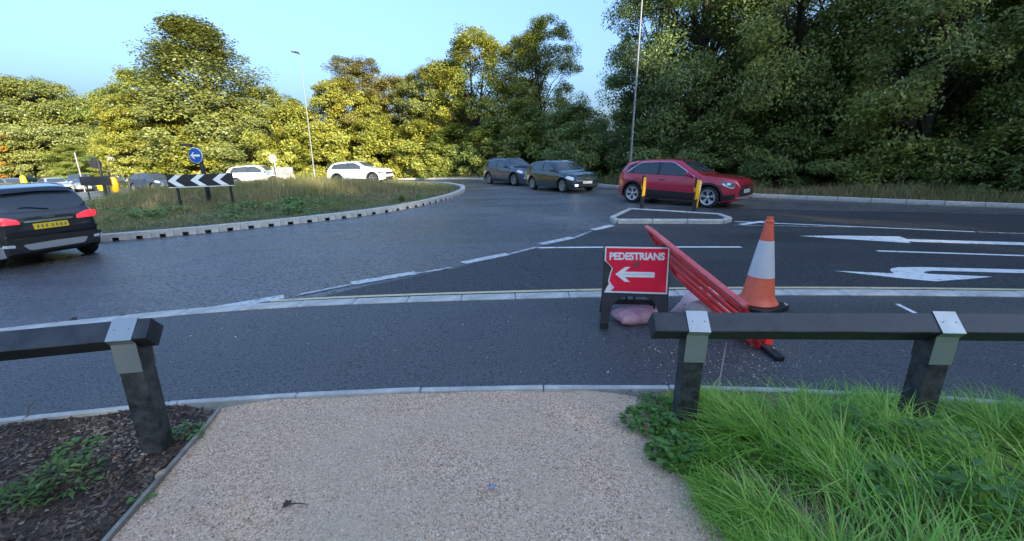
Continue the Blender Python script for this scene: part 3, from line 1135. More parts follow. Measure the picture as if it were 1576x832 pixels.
def hatch_spec(paint_m, **kw):
    """family hatchback, 4.25 m"""
    s = dict(L=4.22, W=1.79, wheel_r=0.315, axles=(1.30, -1.29), paint=paint_m, clad=False,
             top=[(-2.11, 0.55), (-2.10, 0.86), (-2.04, 1.02), (-1.86, 1.26), (-1.66, 1.39), (-1.35, 1.44), (-0.5, 1.48), (0.05, 1.46), (0.35, 1.38), (1.02, 0.99), (1.15, 0.97), (1.65, 0.90), (1.95, 0.80), (2.07, 0.70), (2.11, 0.55)],
             belt=[(-2.11, 0.86), (-1.5, 0.95), (-0.8, 0.94), (1.0, 0.90), (1.75, 0.78), (2.11, 0.52)],
             windows=[[(-1.62, 1.02), (-1.28, 1.0), (-1.28, 1.33), (-1.42, 1.31)], [(-1.24, 1.0), (-0.42, 0.985), (-0.42, 1.365), (-1.24, 1.335)], [(-0.34, 0.985), (0.78, 0.95), (0.66, 1.02), (0.16, 1.29), (0.0, 1.34), (-0.34, 1.365)]],
             surround=[(-1.68, 1.0), (0.86, 0.935), (0.70, 1.03), (0.18, 1.32), (0.0, 1.37), (-0.4, 1.39), (-1.3, 1.36), (-1.46, 1.33)],
             doors=[[(-1.24, 0.78), (-1.02, 0.68), (-0.90, 0.52), (-0.86, 0.30), (-0.41, 0.30), (-0.41, 0.94), (-1.28, 0.95)], [(-0.39, 0.30), (0.76, 0.30), (0.84, 0.55), (0.84, 0.90), (-0.39, 0.94)]],
             windscreen=symx([(0.94, 0.0), (0.88, 0.45), (0.74, 0.67), (0.30, 0.54), (0.34, 0.3), (0.36, 0.0)]),
             rear_window=sym([(0.0, 0.98), (0.5, 0.99), (0.6, 1.04), (0.5, 1.29), (0.0, 1.32)]),
             mirror=(0.68, 0.98))
    s.update(kw)
    return s

# red crossover by the traffic island
red_fit = [
    ('side', [(1.66, 0.80), (1.80, 0.70), (1.98, 0.64), (2.07, 0.66), (2.05, 0.80), (1.92, 0.85), (1.74, 0.87)], 0.006, 'headlight', M['lamp_dark'], True),
    ('side', [(1.70, 0.79), (1.82, 0.70), (1.98, 0.64), (2.06, 0.66), (2.04, 0.70), (1.96, 0.69), (1.83, 0.75), (1.76, 0.81)], 0.012, 'daytime_lamp', M['lamp_clear'], True),
    ('side', [(1.84, 0.77), (1.92, 0.75), (1.96, 0.80), (1.86, 0.83)], 0.012, 'headlight', M['lamp_clear'], True),
    ('front', sym([(0.0, 0.40), (0.55, 0.40), (0.72, 0.46), (0.66, 0.63), (0.0, 0.66)]), 0.006, 'grille', M['trim'], False),
    ('front', sym([(0.0, 0.68), (0.55, 0.69), (0.60, 0.73), (0.0, 0.75)]), 0.004, 'upper_grille', M['trim'], False),
    ('front', sym([(0.0, 0.30), (0.70, 0.33), (0.74, 0.38), (0.55, 0.385), (0.0, 0.36)]), 0.012, 'skid_plate', M['alloy'], False),
    ('front', plate_box(0.55), 0.018, 'number_plate', M['plate_white'], False),
    ('side', [(1.72, 0.24), (2.08, 0.30), (2.12, 0.50), (1.98, 0.46), (1.75, 0.42)], 0.005, 'bumper_trim', M['trim'], True),
    ('side', [(-0.92, 0.36), (0.84, 0.36), (0.84, 0.47), (-0.92, 0.53)], 0.010, 'door_trim', M['trim'], True),
    ('side', [(-1.74, 1.10), (-1.2, 1.455), (-0.5, 1.475), (-0.05, 1.465), (0.12, 1.415), (0.84, 1.0), (0.80, 1.0), (0.10, 1.40), (-0.05, 1.45), (-0.5, 1.46), (-1.2, 1.435), (-1.70, 1.10)], 0.012, 'chrome_strip', M['chrome'], True),
    ('rear', sym([(0.62, 0.95), (0.80, 0.92), (0.84, 1.2), (0.70, 1.25)])[:4], 0.006, 'tail_light', M['lamp_red'], False),
    ('top', symx([(-1.78, 0.0), (-1.78, 0.52), (-2.02, 0.50), (-2.06, 0.0)]), 0.035, 'spoiler', M['paint_red'], False),
    ('front', [(0.80, 0.76), (0.60, 0.74), (0.62, 0.70), (0.80, 0.68)], 0.004, 'daytime_lamp', M['lamp_clear'], False),
]
hd = Vector((0.765, -0.644))
make_car('parked_car', 'red crossover car with black arch trim and five spoke wheels beside the traffic island', 'car', (5.90, 15.0), (0.70, -0.714),
         suv_spec(M['paint_red'], fit=red_fit, spokes=5, scale=0.97, tail=0.34, nose=0.24, axles=(1.31, -1.43), L=4.38), 'cars queueing on the right of the roundabout')
# black crossover leaving at the left edge, seen from behind
eco_fit = [
    ('rear', sym([(0.0, 0.86), (0.36, 0.865), (0.37, 0.90), (0.0, 0.905)]), 0.014, 'chrome_strip', M['chrome'], False),
    ('rear', plate_box(0.78), 0.014, 'number_plate', M['plate_yellow'], False),
    ('side', [(-1.97, 0.83), (-1.66, 0.90), (-1.66, 1.02), (-1.86, 1.04), (-1.95, 0.97)], 0.008, 'tail_light', M['tail_lit'], True),
    ('rear', [(0.42, 0.85), (0.78, 0.86), (0.80, 0.99), (0.62, 1.0), (0.44, 0.93)], 0.010, 'tail_light', M['tail_lit'], True),
    ('rear', sym([(0.0, 0.62), (0.70, 0.63), (0.78, 0.67), (0.70, 0.695), (0.0, 0.69)]), 0.018, 'bumper_step', M['paint_black'], False),
    ('rear', sym([(0.0, 0.36), (0.62, 0.36), (0.80, 0.46), (0.78, 0.56), (0.0, 0.585)]), 0.010, 'lower_bumper', M['trim'], False),
    ('rear', sym([(0.0, 0.34), (0.42, 0.34), (0.50, 0.46), (0.0, 0.47)]), 0.020, 'skid_plate', M['silver_plastic'], False),
    ('rear', [(0.60, 0.42), (0.79, 0.44), (0.78, 0.49), (0.60, 0.475)], 0.018, 'reflector', M['lamp_clear'], True),
    ('rear', [(-0.10, 0.925), (0.10, 0.925), (0.10, 0.965), (-0.10, 0.965)], 0.010, 'badge', M['lamp_dark'], False),
    ('side', [(-1.95, 0.24), (-1.72, 0.22), (-1.74, 0.45), (-1.98, 0.50)], 0.007, 'bumper_trim', M['silver_plastic'], True),
    ('rear', sym([(0.0, 1.455), (0.58, 1.43), (0.55, 1.49), (0.0, 1.52)]), 0.10, 'spoiler', M['paint_black'], False),
]
eco = suv_spec(M['paint_black'], scale=0.965, tail=0.2, L=4.1, W=1.74, axles=(1.20, -1.32), wheel_r=0.33,
               top=[(-2.05, 0.55), (-2.04, 0.86), (-2.0, 1.0), (-1.90, 1.24), (-1.78, 1.44), (-1.68, 1.53), (-1.3, 1.59), (-0.5, 1.62), (0.1, 1.59), (0.3, 1.54), (0.98, 1.13), (1.15, 1.09), (1.65, 1.03), (1.90, 0.94), (2.0, 0.82), (2.05, 0.6)],
               belt=[(-2.05, 0.98), (-1.5, 1.06), (-0.8, 1.04), (1.0, 1.0), (1.7, 0.88), (2.05, 0.56)],
               windows=[[(-1.60, 1.14), (-1.30, 1.12), (-1.30, 1.42), (-1.46, 1.40)], [(-1.25, 1.12), (-0.42, 1.09), (-0.42, 1.47), (-1.25, 1.43)], [(-0.34, 1.09), (0.70, 1.05), (0.6, 1.13), (0.12, 1.42), (-0.34, 1.47)]],
               surround=[(-1.66, 1.12), (0.78, 1.04), (0.62, 1.16), (0.14, 1.45), (-0.4, 1.50), (-1.3, 1.46), (-1.5, 1.43)],
               doors=[[(-1.28, 0.84), (-1.05, 0.76), (-0.92, 0.60), (-0.87, 0.38), (-0.41, 0.38), (-0.41, 1.04), (-1.32, 1.06)], [(-0.39, 0.38), (0.70, 0.38), (0.76, 0.62), (0.76, 1.0), (-0.39, 1.04)]],
               rear_window=sym([(0.0, 1.06), (0.50, 1.07), (0.68, 1.13), (0.60, 1.38), (0.50, 1.42), (0.0, 1.44)]),
               windscreen=symx([(0.92, 0.0), (0.86, 0.42), (0.70, 0.66), (0.26, 0.54), (0.31, 0.3), (0.34, 0.0)]),
               mirror=(0.60, 1.08), fit=eco_fit, rails=(-1.5, 0.1), rim=M['alloy'])
_h = Vector((-0.93, 0.368))
_c = Vector((-9.55, 8.42)) + _h * 1.32
eco_car = make_car('moving_car', 'black crossover car with yellow rear plate leaving along the near side of the roundabout', 'car', (_c.x, _c.y), (_h.x, _h.y), eco)
q = MB().tube([(-1.985, -0.05, 1.10), (-1.955, 0.25, 1.16), (-1.95, 0.36, 1.15)], 0.012, 6)
q.build('rear_wiper', M['trim'], eco_car)

def between(pr, pf, off):
    """car centre and heading from pixels under its near-side wheels; off = metres from those wheels to the middle line"""
    a, b = Vector(G(*pr)), Vector(G(*pf))
    h = (b - a).normalized()
    n = Vector((-h.y, h.x))
    return (a + b) / 2 + n * off, h

c, h = between((820, 291), (868, 296), 0.78)
golf_fit = [
    ('side', [(1.52, 0.66), (1.90, 0.57), (1.98, 0.58), (1.96, 0.70), (1.66, 0.78)], 0.006, 'headlight', M['lamp_clear'], True),
    ('front', sym([(0.0, 0.58), (0.55, 0.59), (0.60, 0.66), (0.0, 0.68)]), 0.006, 'grille', M['trim'], False),
    ('front', sym([(0.0, 0.28), (0.62, 0.28), (0.66, 0.38), (0.0, 0.38)]), 0.006, 'lower_grille', M['trim'], False),
    ('front', plate_box(0.47), 0.014, 'number_plate', M['plate_white'], False),
    ('front', [(-0.055, 0.60), (0.055, 0.60), (0.06, 0.66), (0.0, 0.69), (-0.06, 0.66)], 0.016, 'badge', M['chrome'], False),
    ('front', [(-0.68, 0.31), (-0.56, 0.31), (-0.56, 0.40), (-0.68, 0.40)], 0.012, 'fog_lamp', M['lamp_lit'], False),
    ('front', [(0.56, 0.31), (0.68, 0.31), (0.68, 0.40), (0.56, 0.40)], 0.012, 'fog_lamp', M['lamp_dark'], False),
]
make_car('moving_car', 'dark green hatchback with lit fog lamp coming round ahead of the slate crossover', 'car', (c.x, c.y), (h.x, h.y),
         hatch_spec(M['paint_green'], fit=golf_fit, rim=M['alloy_dark'], spokes=7), 'cars queueing on the right of the roundabout')
c, h = between((756, 283), (793, 285.5), 0.78)
slate_fit = [
    ('side', [(1.58, 0.80), (1.95, 0.70), (2.06, 0.71), (2.02, 0.84), (1.74, 0.91)], 0.006, 'headlight', M['lamp_clear'], True),
    ('front', sym([(0.0, 0.58), (0.5, 0.6), (0.56, 0.74), (0.0, 0.76)]), 0.006, 'grille', M['trim'], False),
    ('front', plate_box(0.48), 0.014, 'number_plate', M['plate_white'], False),
    ('front', [(-0.72, 0.42), (-0.56, 0.42), (-0.56, 0.50), (-0.72, 0.50)], 0.012, 'fog_lamp', M['lamp_clear'], True),
]
make_car('moving_car', 'slate grey crossover with roof rails following behind the dark green hatchback', 'car', (c.x, c.y), (h.x, h.y),
         suv_spec(M['paint_slate'], fit=slate_fit, rails=(-1.6, 0.0), rim=M['alloy_dark'], scale=1.03), 'cars queueing on the right of the roundabout')
white_fit = [
    ('side', [(1.62, 0.74), (2.0, 0.62), (2.10, 0.62), (2.06, 0.76), (1.80, 0.82)], 0.006, 'headlight', M['lamp_dark'], True),
    ('front', sym([(0.0, 0.58), (0.55, 0.58), (0.60, 0.72), (0.0, 0.74)]), 0.006, 'grille', M['trim'], False),
    ('front', sym([(0.0, 0.30), (0.62, 0.31), (0.66, 0.42), (0.0, 0.42)]), 0.006, 'lower_grille', M['trim'], False),
    ('front', plate_box(0.50), 0.012, 'number_plate', M['plate_white'], False),
]
make_car('moving_car', 'white crossover car in profile behind the tip of the grassy island', 'car', (across(553, 36.6), 36.6), (0.985, -0.17),
         suv_spec(M['paint_white'], fit=white_fit, clad=True, rim=M['alloy_dark'], scale=1.16, rails=(-1.6, 0.0)))
make_car('moving_car', 'white hatchback tinted a sunlit cream half hidden by the grass behind the chevron board', 'car', (across(397, 39.5), 39.5), (0.97, 0.05),
         hatch_spec(M['paint_sunlit_white'], fit=white_fit[:0], rim=M['alloy_dark'], scale=1.28))
make_car('moving_car', 'navy crossover car just left of the black and white chevron board', 'car', (across(228, 39), 39), (0.93, -0.36),
         suv_spec(M['paint_navy'], fit=slate_fit, rim=M['alloy_dark'], scale=1.04))
make_car('moving_car', 'silver car beyond the roof of the black crossover', 'car', (across(72, 43), 43), (0.85, -0.5),
         hatch_spec(M['paint_silver'], fit=golf_fit[:4], rim=M['alloy_dark'], scale=1.05))
make_car('moving_car', 'blue crossover half behind the black sign back at the left', 'car', (across(112, 46), 46), (0.7, -0.7),
         suv_spec(M['paint_slate'], fit=slate_fit, rim=M['alloy_dark'], scale=1.12))
make_car('moving_car', 'grey car at the far left edge under the orange tree', 'car', (across(8, 42), 42), (0.9, -0.4),
         hatch_spec(M['paint_grey'], fit=golf_fit[:4], rim=M['alloy_dark'], scale=1.05))

# ------------------------------------------------------------------ knee rail fences
M['rail'] = mat('recycled_plastic_timber', (0.022, 0.024, 0.028), 0.44, var=0.4, vs=9, c2=(0.058, 0.062, 0.07), bump=0.15, bs=40, rvar=0.12)
M['post'] = mat('weathered_post', (0.018, 0.019, 0.020), 0.62, var=0.5, vs=13, c2=(0.085, 0.09, 0.086), bump=0.4, bs=35)
M['strap'] = mat('zinc_strap', (0.50, 0.52, 0.52), 0.38, metal=0.6, var=0.1, vs=10, c2=(0.42, 0.45, 0.44), rvar=0.08)

def rail_piece(parent, a, b, hz, side=0.125):
    """square rail laid on its edge between plan points a and b, ridge at hz above the ground"""
    r = side / math.sqrt(2)
    A, Bp = Vector((a[0], a[1], zf(a[0]) + hz - r)), Vector((b[0], b[1], zf(b[0]) + hz - r))
    d = (Bp - A).normalized()
    s = Vector((-d.y, d.x, 0)).normalized()
    u = d.cross(s)
    m = MB()
    n = 14
    vs, fs = [], []
    for i in range(n + 1):
        p = A + (Bp - A) * i / n
        for e in (s, u, -s, -u):
            vs.append(p + e * r)
    for i in range(n):
        for k in range(4):
            q, w = i * 4 + k, i * 4 + (k + 1) % 4
            fs.append((q, w, w + 4, q + 4))
    fs += [(3, 2, 1, 0), tuple(n * 4 + k for k in range(4))]
    m.add(vs, fs)
    return m.build('rail', M['rail'], parent, None, 0.007)

def post_piece(parent, p, d, hz, side=0.125, w=0.118):
    """birdsmouth post with a vee cut for the rail and a folded strap nailed over both"""
    r = side / math.sqrt(2)
    d = Vector((d[0], d[1], 0)).normalized()
    s = Vector((-d.y, d.x, 0))
    g = zf(p[0])
    zc = hz - r
    h = w / 2
    m = Matrix((s, Vector((0, 0, 1)), s.cross(Vector((0, 0, 1))))).transposed().to_4x4()
    m.translation = (p[0], p[1], g)
    pr = [(-h, -0.3), (h, -0.3), (h, zc - r + h - 0.004), (0, zc - r - 0.004), (-h, zc - r + h - 0.004)]
    q = MB().prism(pr, -h, h, m)
    post = q.build('post', M['post'], parent, None, 0.006)
    t = 0.003
    line = [(-h - t, zc - 0.21), (-h - t, zc - r + h - 0.006), (-r - t * 1.4, zc), (0, zc + r + t * 1.4), (r + t * 1.4, zc), (h + t, zc - r + h - 0.006), (h + t, zc - 0.21)]
    k = MB()
    for i in range(6):
        a, b = line[i], line[i + 1]
        va = [m @ Vector((a[0], a[1], z)) for z in (-0.062, 0.062)]
        vb = [m @ Vector((b[0], b[1], z)) for z in (-0.062, 0.062)]
        k.add([va[0], va[1], vb[1], vb[0]], [(0, 1, 2, 3)])
    st = k.build('strap', M['strap'], post)
    so = st.modifiers.new('thickness', 'SOLIDIFY')
    so.thickness = 0.003
    so.offset = 1
    nm = MB()
    for sgn in (-1, 1):
        for zz in (-0.035, 0.035):
            for (uu, vv) in ((sgn * (h + 0.005), zc - 0.17), (sgn * (r * 0.5 + 0.006), zc + r * 0.5 + 0.006)):
                c = m @ Vector((uu, vv, zz))
                nm.lathe([(0.0, 0.003), (0.003, 0.002), (0.004, 0.0)], 8, Matrix.Translation(c) @ m.to_3x3().to_4x4() @ Matrix.Rotation(sgn * PI / 2, 4, 'Y'))
    no = nm.build('nail_heads', M['grey_metal'], post)
    no['kind'] = 'stuff'
    return post

fl = thing('knee_rail_fence', 'black knee rail ending at a leaning post left of the gravel path', 'fence', (0, 0, 0), 0, 'knee rail fences')
ld = Vector((-1.0, -0.12))
e0 = (-2.045, 2.246)
e1 = (e0[0] - 2.6, e0[1] - 2.6 * 0.187)
rail_piece(fl, e1, e0, 0.88)
post_piece(fl, (-2.175, 2.222), (1, 0.187), 0.88)
post_piece(fl, (-3.95, 1.89), (1, 0.187), 0.88)
fr = thing('knee_rail_fence', 'black knee rail on two posts above the long grass at the right', 'fence', (0, 0, 0), 0, 'knee rail fences')
q0, q1, q2 = (0.845, 2.385), (2.47, 2.29), (4.1, 2.19)
rail_piece(fr, q0, q1, 0.775)
rail_piece(fr, (q1[0] + 0.006, q1[1]), q2, 0.775)
post_piece(fr, (1.10, 2.37), (1, -0.058), 0.775)
post_piece(fr, (2.49, 2.289), (1, -0.058), 0.775)
post_piece(fr, (3.95, 2.199), (1, -0.058), 0.775)

# ------------------------------------------------------------------ pedestrians sign on its plastic frame
M['sign_red'] = mat('red_sheeting', (0.85, 0.014, 0.055), 0.32, var=0.06, vs=12)
M['sign_white'] = mat('white_sheeting', (0.78, 0.78, 0.78), 0.35, var=0.08, vs=14)
M['frame_plastic'] = mat('charcoal_plastic', (0.035, 0.038, 0.042), 0.5, var=0.2, vs=12, rvar=0.1)

def text_mesh(name, txt, size, material, parent, matrix, depth=0.0015, bold=0.014):
    cu = bpy.data.curves.new(name, 'FONT')
    cu.body = txt
    cu.size = size
    cu.align_x, cu.align_y = 'CENTER', 'CENTER'
    cu.extrude = depth
    cu.offset = bold * size
    t = bpy.data.objects.new(name, cu)
    COL.objects.link(t)
    dg = bpy.context.evaluated_depsgraph_get()
    me = bpy.data.meshes.new_from_object(t.evaluated_get(dg))
    bpy.data.objects.remove(t)
    bpy.data.curves.remove(cu)
    me.name = name
    me.materials.clear()
    me.materials.append(material)
    o = bpy.data.objects.new(name, me)
    COL.objects.link(o)
    o.parent = parent
    o.matrix_local = matrix
    return o

def inset(poly, d):
    P = [Vector(p) for p in poly]
    n = len(P)
    out = []
    for i in range(n):
        a, b, c = P[i - 1], P[i], P[(i + 1) % n]
        e1, e2 = (b - a).normalized(), (c - b).normalized()
        n1, n2 = Vector((-e1.y, e1.x)), Vector((-e2.y, e2.x))
        k = (n1 + n2)
        k = k / max(0.25, k.dot(n1))
        out.append((b.x + k.x * d, b.y + k.y * d))
    return out

sx, sy = 1.20, 3.97
sg = thing('pedestrian_sign', 'red PEDESTRIANS sign with white left arrow and broken left edge on a black frame', 'sign', (sx, sy, zf(sx) + 0.03), math.radians(1.5))
sg.rotation_euler = (0, math.radians(-0.8), math.radians(-5))
# sign plane: u to the right, v up, w towards the viewer; leaning back a little
lean = Matrix.Rotation(math.radians(-8), 4, 'X')
SP = lean @ Matrix(((1, 0, 0, 0), (0, 0, -1, -0.16), (0, 1, 0, 0), (0, 0, 0, 1)))
W2 = 0.325
fr_poly = [(-W2, 0.0), (-W2 + 0.075, 0.0), (-W2 + 0.09, 0.12), (-W2 + 0.11, 0.22), (-W2 + 0.17, 0.29), (-W2 + 0.24, 0.315), (W2 - 0.24, 0.315), (W2 - 0.17, 0.29),
           (W2 - 0.11, 0.22), (W2 - 0.09, 0.12), (W2 - 0.075, 0.0), (W2, 0.0), (W2 - 0.012, 0.30), (W2 - 0.016, 0.80), (W2 - 0.03, 0.815), (-W2 + 0.03, 0.815), (-W2 + 0.016, 0.80), (-W2 + 0.012, 0.30)]
MB().prism(fr_poly, -0.03, 0.0, SP).build('front_frame', M['frame_plastic'], sg, None, 0.005)
ft = MB()
for s_ in (-1, 1):
    MB().box((s_ * (W2 - 0.038), 0, 0), (0.082, 0.055, 0.07), None)
for s_ in (-1, 1):
    f = MB().prism([(s_ * (W2 - 0.038) - 0.042, -0.008), (s_ * (W2 - 0.038) + 0.042, -0.008), (s_ * (W2 - 0.038) + 0.042, 0.065), (s_ * (W2 - 0.038) - 0.042, 0.065)], -0.036, 0.007, SP)
    f.build('foot', M['black_plastic'], sg, None, 0.006)
RP = Matrix.Translation((0, 0.12, 0)) @ Matrix.Rotation(math.radians(13), 4, 'X') @ Matrix(((1, 0, 0, 0), (0, 0, -1, 0.14), (0, 1, 0, 0), (0, 0, 0, 1)))
rear_poly = [(-0.29, 0.0), (-0.22, 0.0), (-0.20, 0.13), (0.20, 0.13), (0.22, 0.0), (0.29, 0.0), (0.28, 0.72), (-0.28, 0.72)]
rp2 = [(-0.29, 0.0), (-0.23, 0.0), (-0.22, 0.11), (0.22, 0.11), (0.23, 0.0), (0.29, 0.0), (0.28, 0.17), (-0.28, 0.17)]
MB().prism(rp2, -0.012, 0.012, RP).build('rear_frame', M['frame_plastic'], sg, None, 0.003)
for uu in (-0.10, -0.02, 0.06):
    MB().prism([(uu - 0.011, 0.17), (uu + 0.011, 0.17), (uu + 0.011, 0.72), (uu - 0.011, 0.72)], -0.01, 0.01, RP).build('bar', M['frame_plastic'], sg)
for uu in (-0.255, 0.255):
    MB().prism([(uu - 0.025, 0.17), (uu + 0.025, 0.17), (uu + 0.02, 0.74), (uu - 0.02, 0.74)], -0.01, 0.01, RP).build('rear_leg', M['frame_plastic'], sg)
MB().prism([(-0.28, 0.72), (0.28, 0.72), (0.28, 0.775), (-0.28, 0.775)], -0.012, 0.012, RP).build('hinge_bar', M['frame_plastic'], sg)
# panel with a jagged broken left side
pan = [(-0.295, 0.355), (0.295, 0.345), (0.302, 0.795), (-0.298, 0.80), (-0.298, 0.665), (-0.270, 0.635), (-0.232, 0.592), (-0.250, 0.545), (-0.262, 0.480), (-0.228, 0.430)]
pan = [(-0.295, 0.355), (0.295, 0.345), (0.302, 0.795), (-0.298, 0.80), (-0.300, 0.665), (-0.272, 0.640), (-0.228, 0.592), (-0.245, 0.545), (-0.262, 0.470), (-0.252, 0.440), (-0.275, 0.40)]
wp = MB().prism(pan, 0.002, 0.006, SP).build('panel', M['sign_white'], sg)
red = [(-0.235, 0.372), (0.282, 0.362), (0.288, 0.780), (-0.284, 0.785), (-0.286, 0.665), (-0.262, 0.637), (-0.218, 0.592), (-0.235, 0.545), (-0.250, 0.470), (-0.222, 0.428), (-0.200, 0.405)]
MB().prism(red, 0.0065, 0.0085, SP).build('red_sheet', M['sign_red'], wp)
arrow = [(-0.195, 0.535), (-0.105, 0.605), (-0.055, 0.605), (-0.108, 0.560), (0.165, 0.557), (0.172, 0.548), (0.172, 0.512), (0.165, 0.505), (-0.108, 0.508), (-0.055, 0.462), (-0.105, 0.462)]
MB().prism(arrow, 0.009, 0.0105, SP).build('arrow', M['sign_white'], wp)
text_mesh('lettering', 'PEDESTRIANS', 0.094, M['sign_white'], wp, SP @ Matrix.Translation((0.0, 0.704, 0.0098)) @ Matrix.Diagonal((0.90, 1, 1, 1)), 0.001, 0.042)
scuff = [(0.0 + 0.030 * math.cos(t) * (1 + 0.2 * math.sin(3 * t)), 0.628 + 0.030 * math.sin(t) * (1 + 0.15 * math.cos(2 * t))) for t in np.linspace(0, 2 * PI, 14)[:-1]]
MB().prism(scuff, 0.009, 0.0098, SP).build('scuff', mat('scuffed_red', (0.20, 0.06, 0.055), 0.7, var=0.5, vs=60), wp)
lines_ = MB().prism([(-0.12, 0.531), (0.16, 0.533), (0.16, 0.5355), (-0.12, 0.535)], 0.0108, 0.0112, SP)
lines_.build('scratch', mat_plain('grey_scratch', (0.45, 0.43, 0.43), 0.6), wp)

# ------------------------------------------------------------------ traffic cone
M['cone_red'] = mat('orange_red_plastic', (0.85, 0.12, 0.05), 0.42, var=0.12, vs=6, c2=(0.90, 0.19, 0.10))
M['cone_sleeve'] = mat('reflective_sleeve', (0.80, 0.80, 0.80), 0.38, var=0.15, vs=7, c2=(0.64, 0.65, 0.66))
cx_, cy_ = G(1165, 474, 0.03)
cy_ += 0.02
cone = thing('traffic_cone', 'tall red and white traffic cone on a black rubber base beside the kerb', 'traffic cone', (cx_, cy_, zf(cx_) + 0.034), 0.5)
cr = lambda z: 0.030 + (0.172 - 0.030) * ((1.0 - z) / 0.93)
pb = MB().lathe([(0.20, 0.062), (0.205, 0.075), (0.192, 0.095), (cr(0.14), 0.14), (cr(0.36), 0.36)] + [(cr(0.36) - 0.001, 0.365), (cr(0.75) - 0.001, 0.75), (cr(0.755), 0.755)] + [(cr(0.94), 0.94), (0.047, 0.945), (0.047, 0.958), (0.034, 0.965), (0.031, 1.0), (0.022, 1.003)], 32)
pb.build('cone_body', M['cone_red'], cone, 40)
MB().lathe([(cr(0.362) + 0.002, 0.362), (cr(0.752) + 0.002, 0.752)], 32).build('reflective_sleeve', M['cone_sleeve'], cone, 60)
bp_ = rounded([(-0.24, -0.24), (0.24, -0.24), (0.24, 0.24), (-0.24, 0.24)], 0.16)
MB().prism(bp_, 0.0, 0.06).build('rubber_base', M['black_plastic'], cone, None, 0.012)
cm = MB().prism([(0.165, -0.225), (0.215, -0.21), (0.235, -0.165), (0.205, -0.175)], 0.0605, 0.064)
cm.build('corner_reflection', mat('painted_pale_reflection', (0.5, 0.52, 0.52), 0.6, vs=30), cone)  # whitish reflection on the base corner, painted as a pale patch

# ------------------------------------------------------------------ collapsed red barrier leaning over the sign
M['barrier'] = mat('red_barrier_plastic', (0.85, 0.02, 0.02), 0.38, var=0.15, vs=5, c2=(0.92, 0.05, 0.04))
M['barrier_top'] = mat('skylit_red_plastic', (0.80, 0.11, 0.11), 0.42, var=0.15, vs=7, c2=(0.86, 0.20, 0.20))  # paler pinkish red: skylight on the top rail put into its colour
def at(px, py, t):
    d = ray(px, py)
    return Vector((d[0] * t, d[1] * t, CAM_H + d[2] * t))
T0, T1 = at(1146, 470, 3.22), at(994, 348, 4.22)
Bf = at(1168, 537, 3.74)
a_ = (T1 - T0)
La = a_.length
a_.normalize()
w_ = (Bf - T0)
w_ = (w_ - a_ * w_.dot(a_))
Lw = w_.length
w_.normalize()
n_ = a_.cross(w_)
bar = thing('barrier', 'red plastic pedestrian barrier fallen sideways behind the PEDESTRIANS sign', 'barrier', tuple(Bf))
inv = Matrix.Translation(-Bf)
def bp3(a, w, n):
    return inv @ (T0 + a_ * a + w_ * w + n_ * n)
def bbar(a0, w0, a1, w1, wd, th, name, material, nn=0.0, bev=0.006):
    m = MB().bar(bp3(a0, w0, nn), bp3(a1, w1, nn), wd, th, n_)
    return m.build(name, material, bar, None, bev)
tr_ = MB()
tp = []
for (u_, v_) in ((-0.03, -0.022), (0.012, -0.026), (0.024, 0.0), (0.012, 0.026), (-0.03, 0.022)):
    tp.append((u_, v_))
ring0 = [bp3(-0.02, u_, v_) for u_, v_ in tp]
ring1 = [bp3(La * 0.93, u_, v_) for u_, v_ in tp]
ring2 = [bp3(La, u_ * 0.7 + 0.005, v_ * 0.7) for u_, v_ in tp]
tr_.add(ring0 + ring1 + ring2, [tuple(range(5))[::-1], tuple(10 + i for i in range(5))] + [(i, (i + 1) % 5, 5 + (i + 1) % 5, 5 + i) for i in range(5)] + [(5 + i, 5 + (i + 1) % 5, 10 + (i + 1) % 5, 10 + i) for i in range(5)])
tr_.build('top_rail', M['barrier_top'], bar, None, 0.012)
for i, f in enumerate((0.12, 0.25, 0.38, 0.51, 0.64, 0.77, 0.88)):
    bbar(0.0, Lw * f, La * (0.985 - 0.02 * i), Lw * f, 0.040, 0.022, 'slat', M['barrier'], 0.006 * (-1) ** i)
bbar(0.0, Lw * 0.97, La * 0.9, Lw * 0.97, 0.06, 0.045, 'bottom_rail', M['barrier'])
bbar(0.02, 0.02, 0.02, Lw, 0.05, 0.042, 'end_post', M['barrier'], 0.002)
bbar(La * 0.96, 0.02, La * 0.88, Lw, 0.05, 0.042, 'end_post', M['barrier'], 0.002)
bbar(La * 0.5, 0.04, La * 0.47, Lw, 0.03, 0.02, 'brace', M['barrier_top'], -0.012)
f0, f1 = Vector((*G(1160, 520, 0.05), 0)), Vector((*G(1201, 553, 0.05), 0))
for p in (f0, f1):
    p.z = zf(p.x) + 0.055
fm = MB().bar(inv @ f0, inv @ f1, 0.075, 0.045)
fm.build('foot', M['black_plastic'], bar, None, 0.01)
rb = f0 + (f1 - f0) * 0.42
MB().box(inv @ (rb + Vector((0.03, 0.02, 0.05))), (0.07, 0.06, 0.07)).build('foot_socket', M['barrier'], bar, None, 0.008)
MB().box(inv @ (rb + Vector((0.03, -0.055, -0.005))), (0.045, 0.02, 0.035)).build('tag', M['sign_white'], bar, None, 0.004)

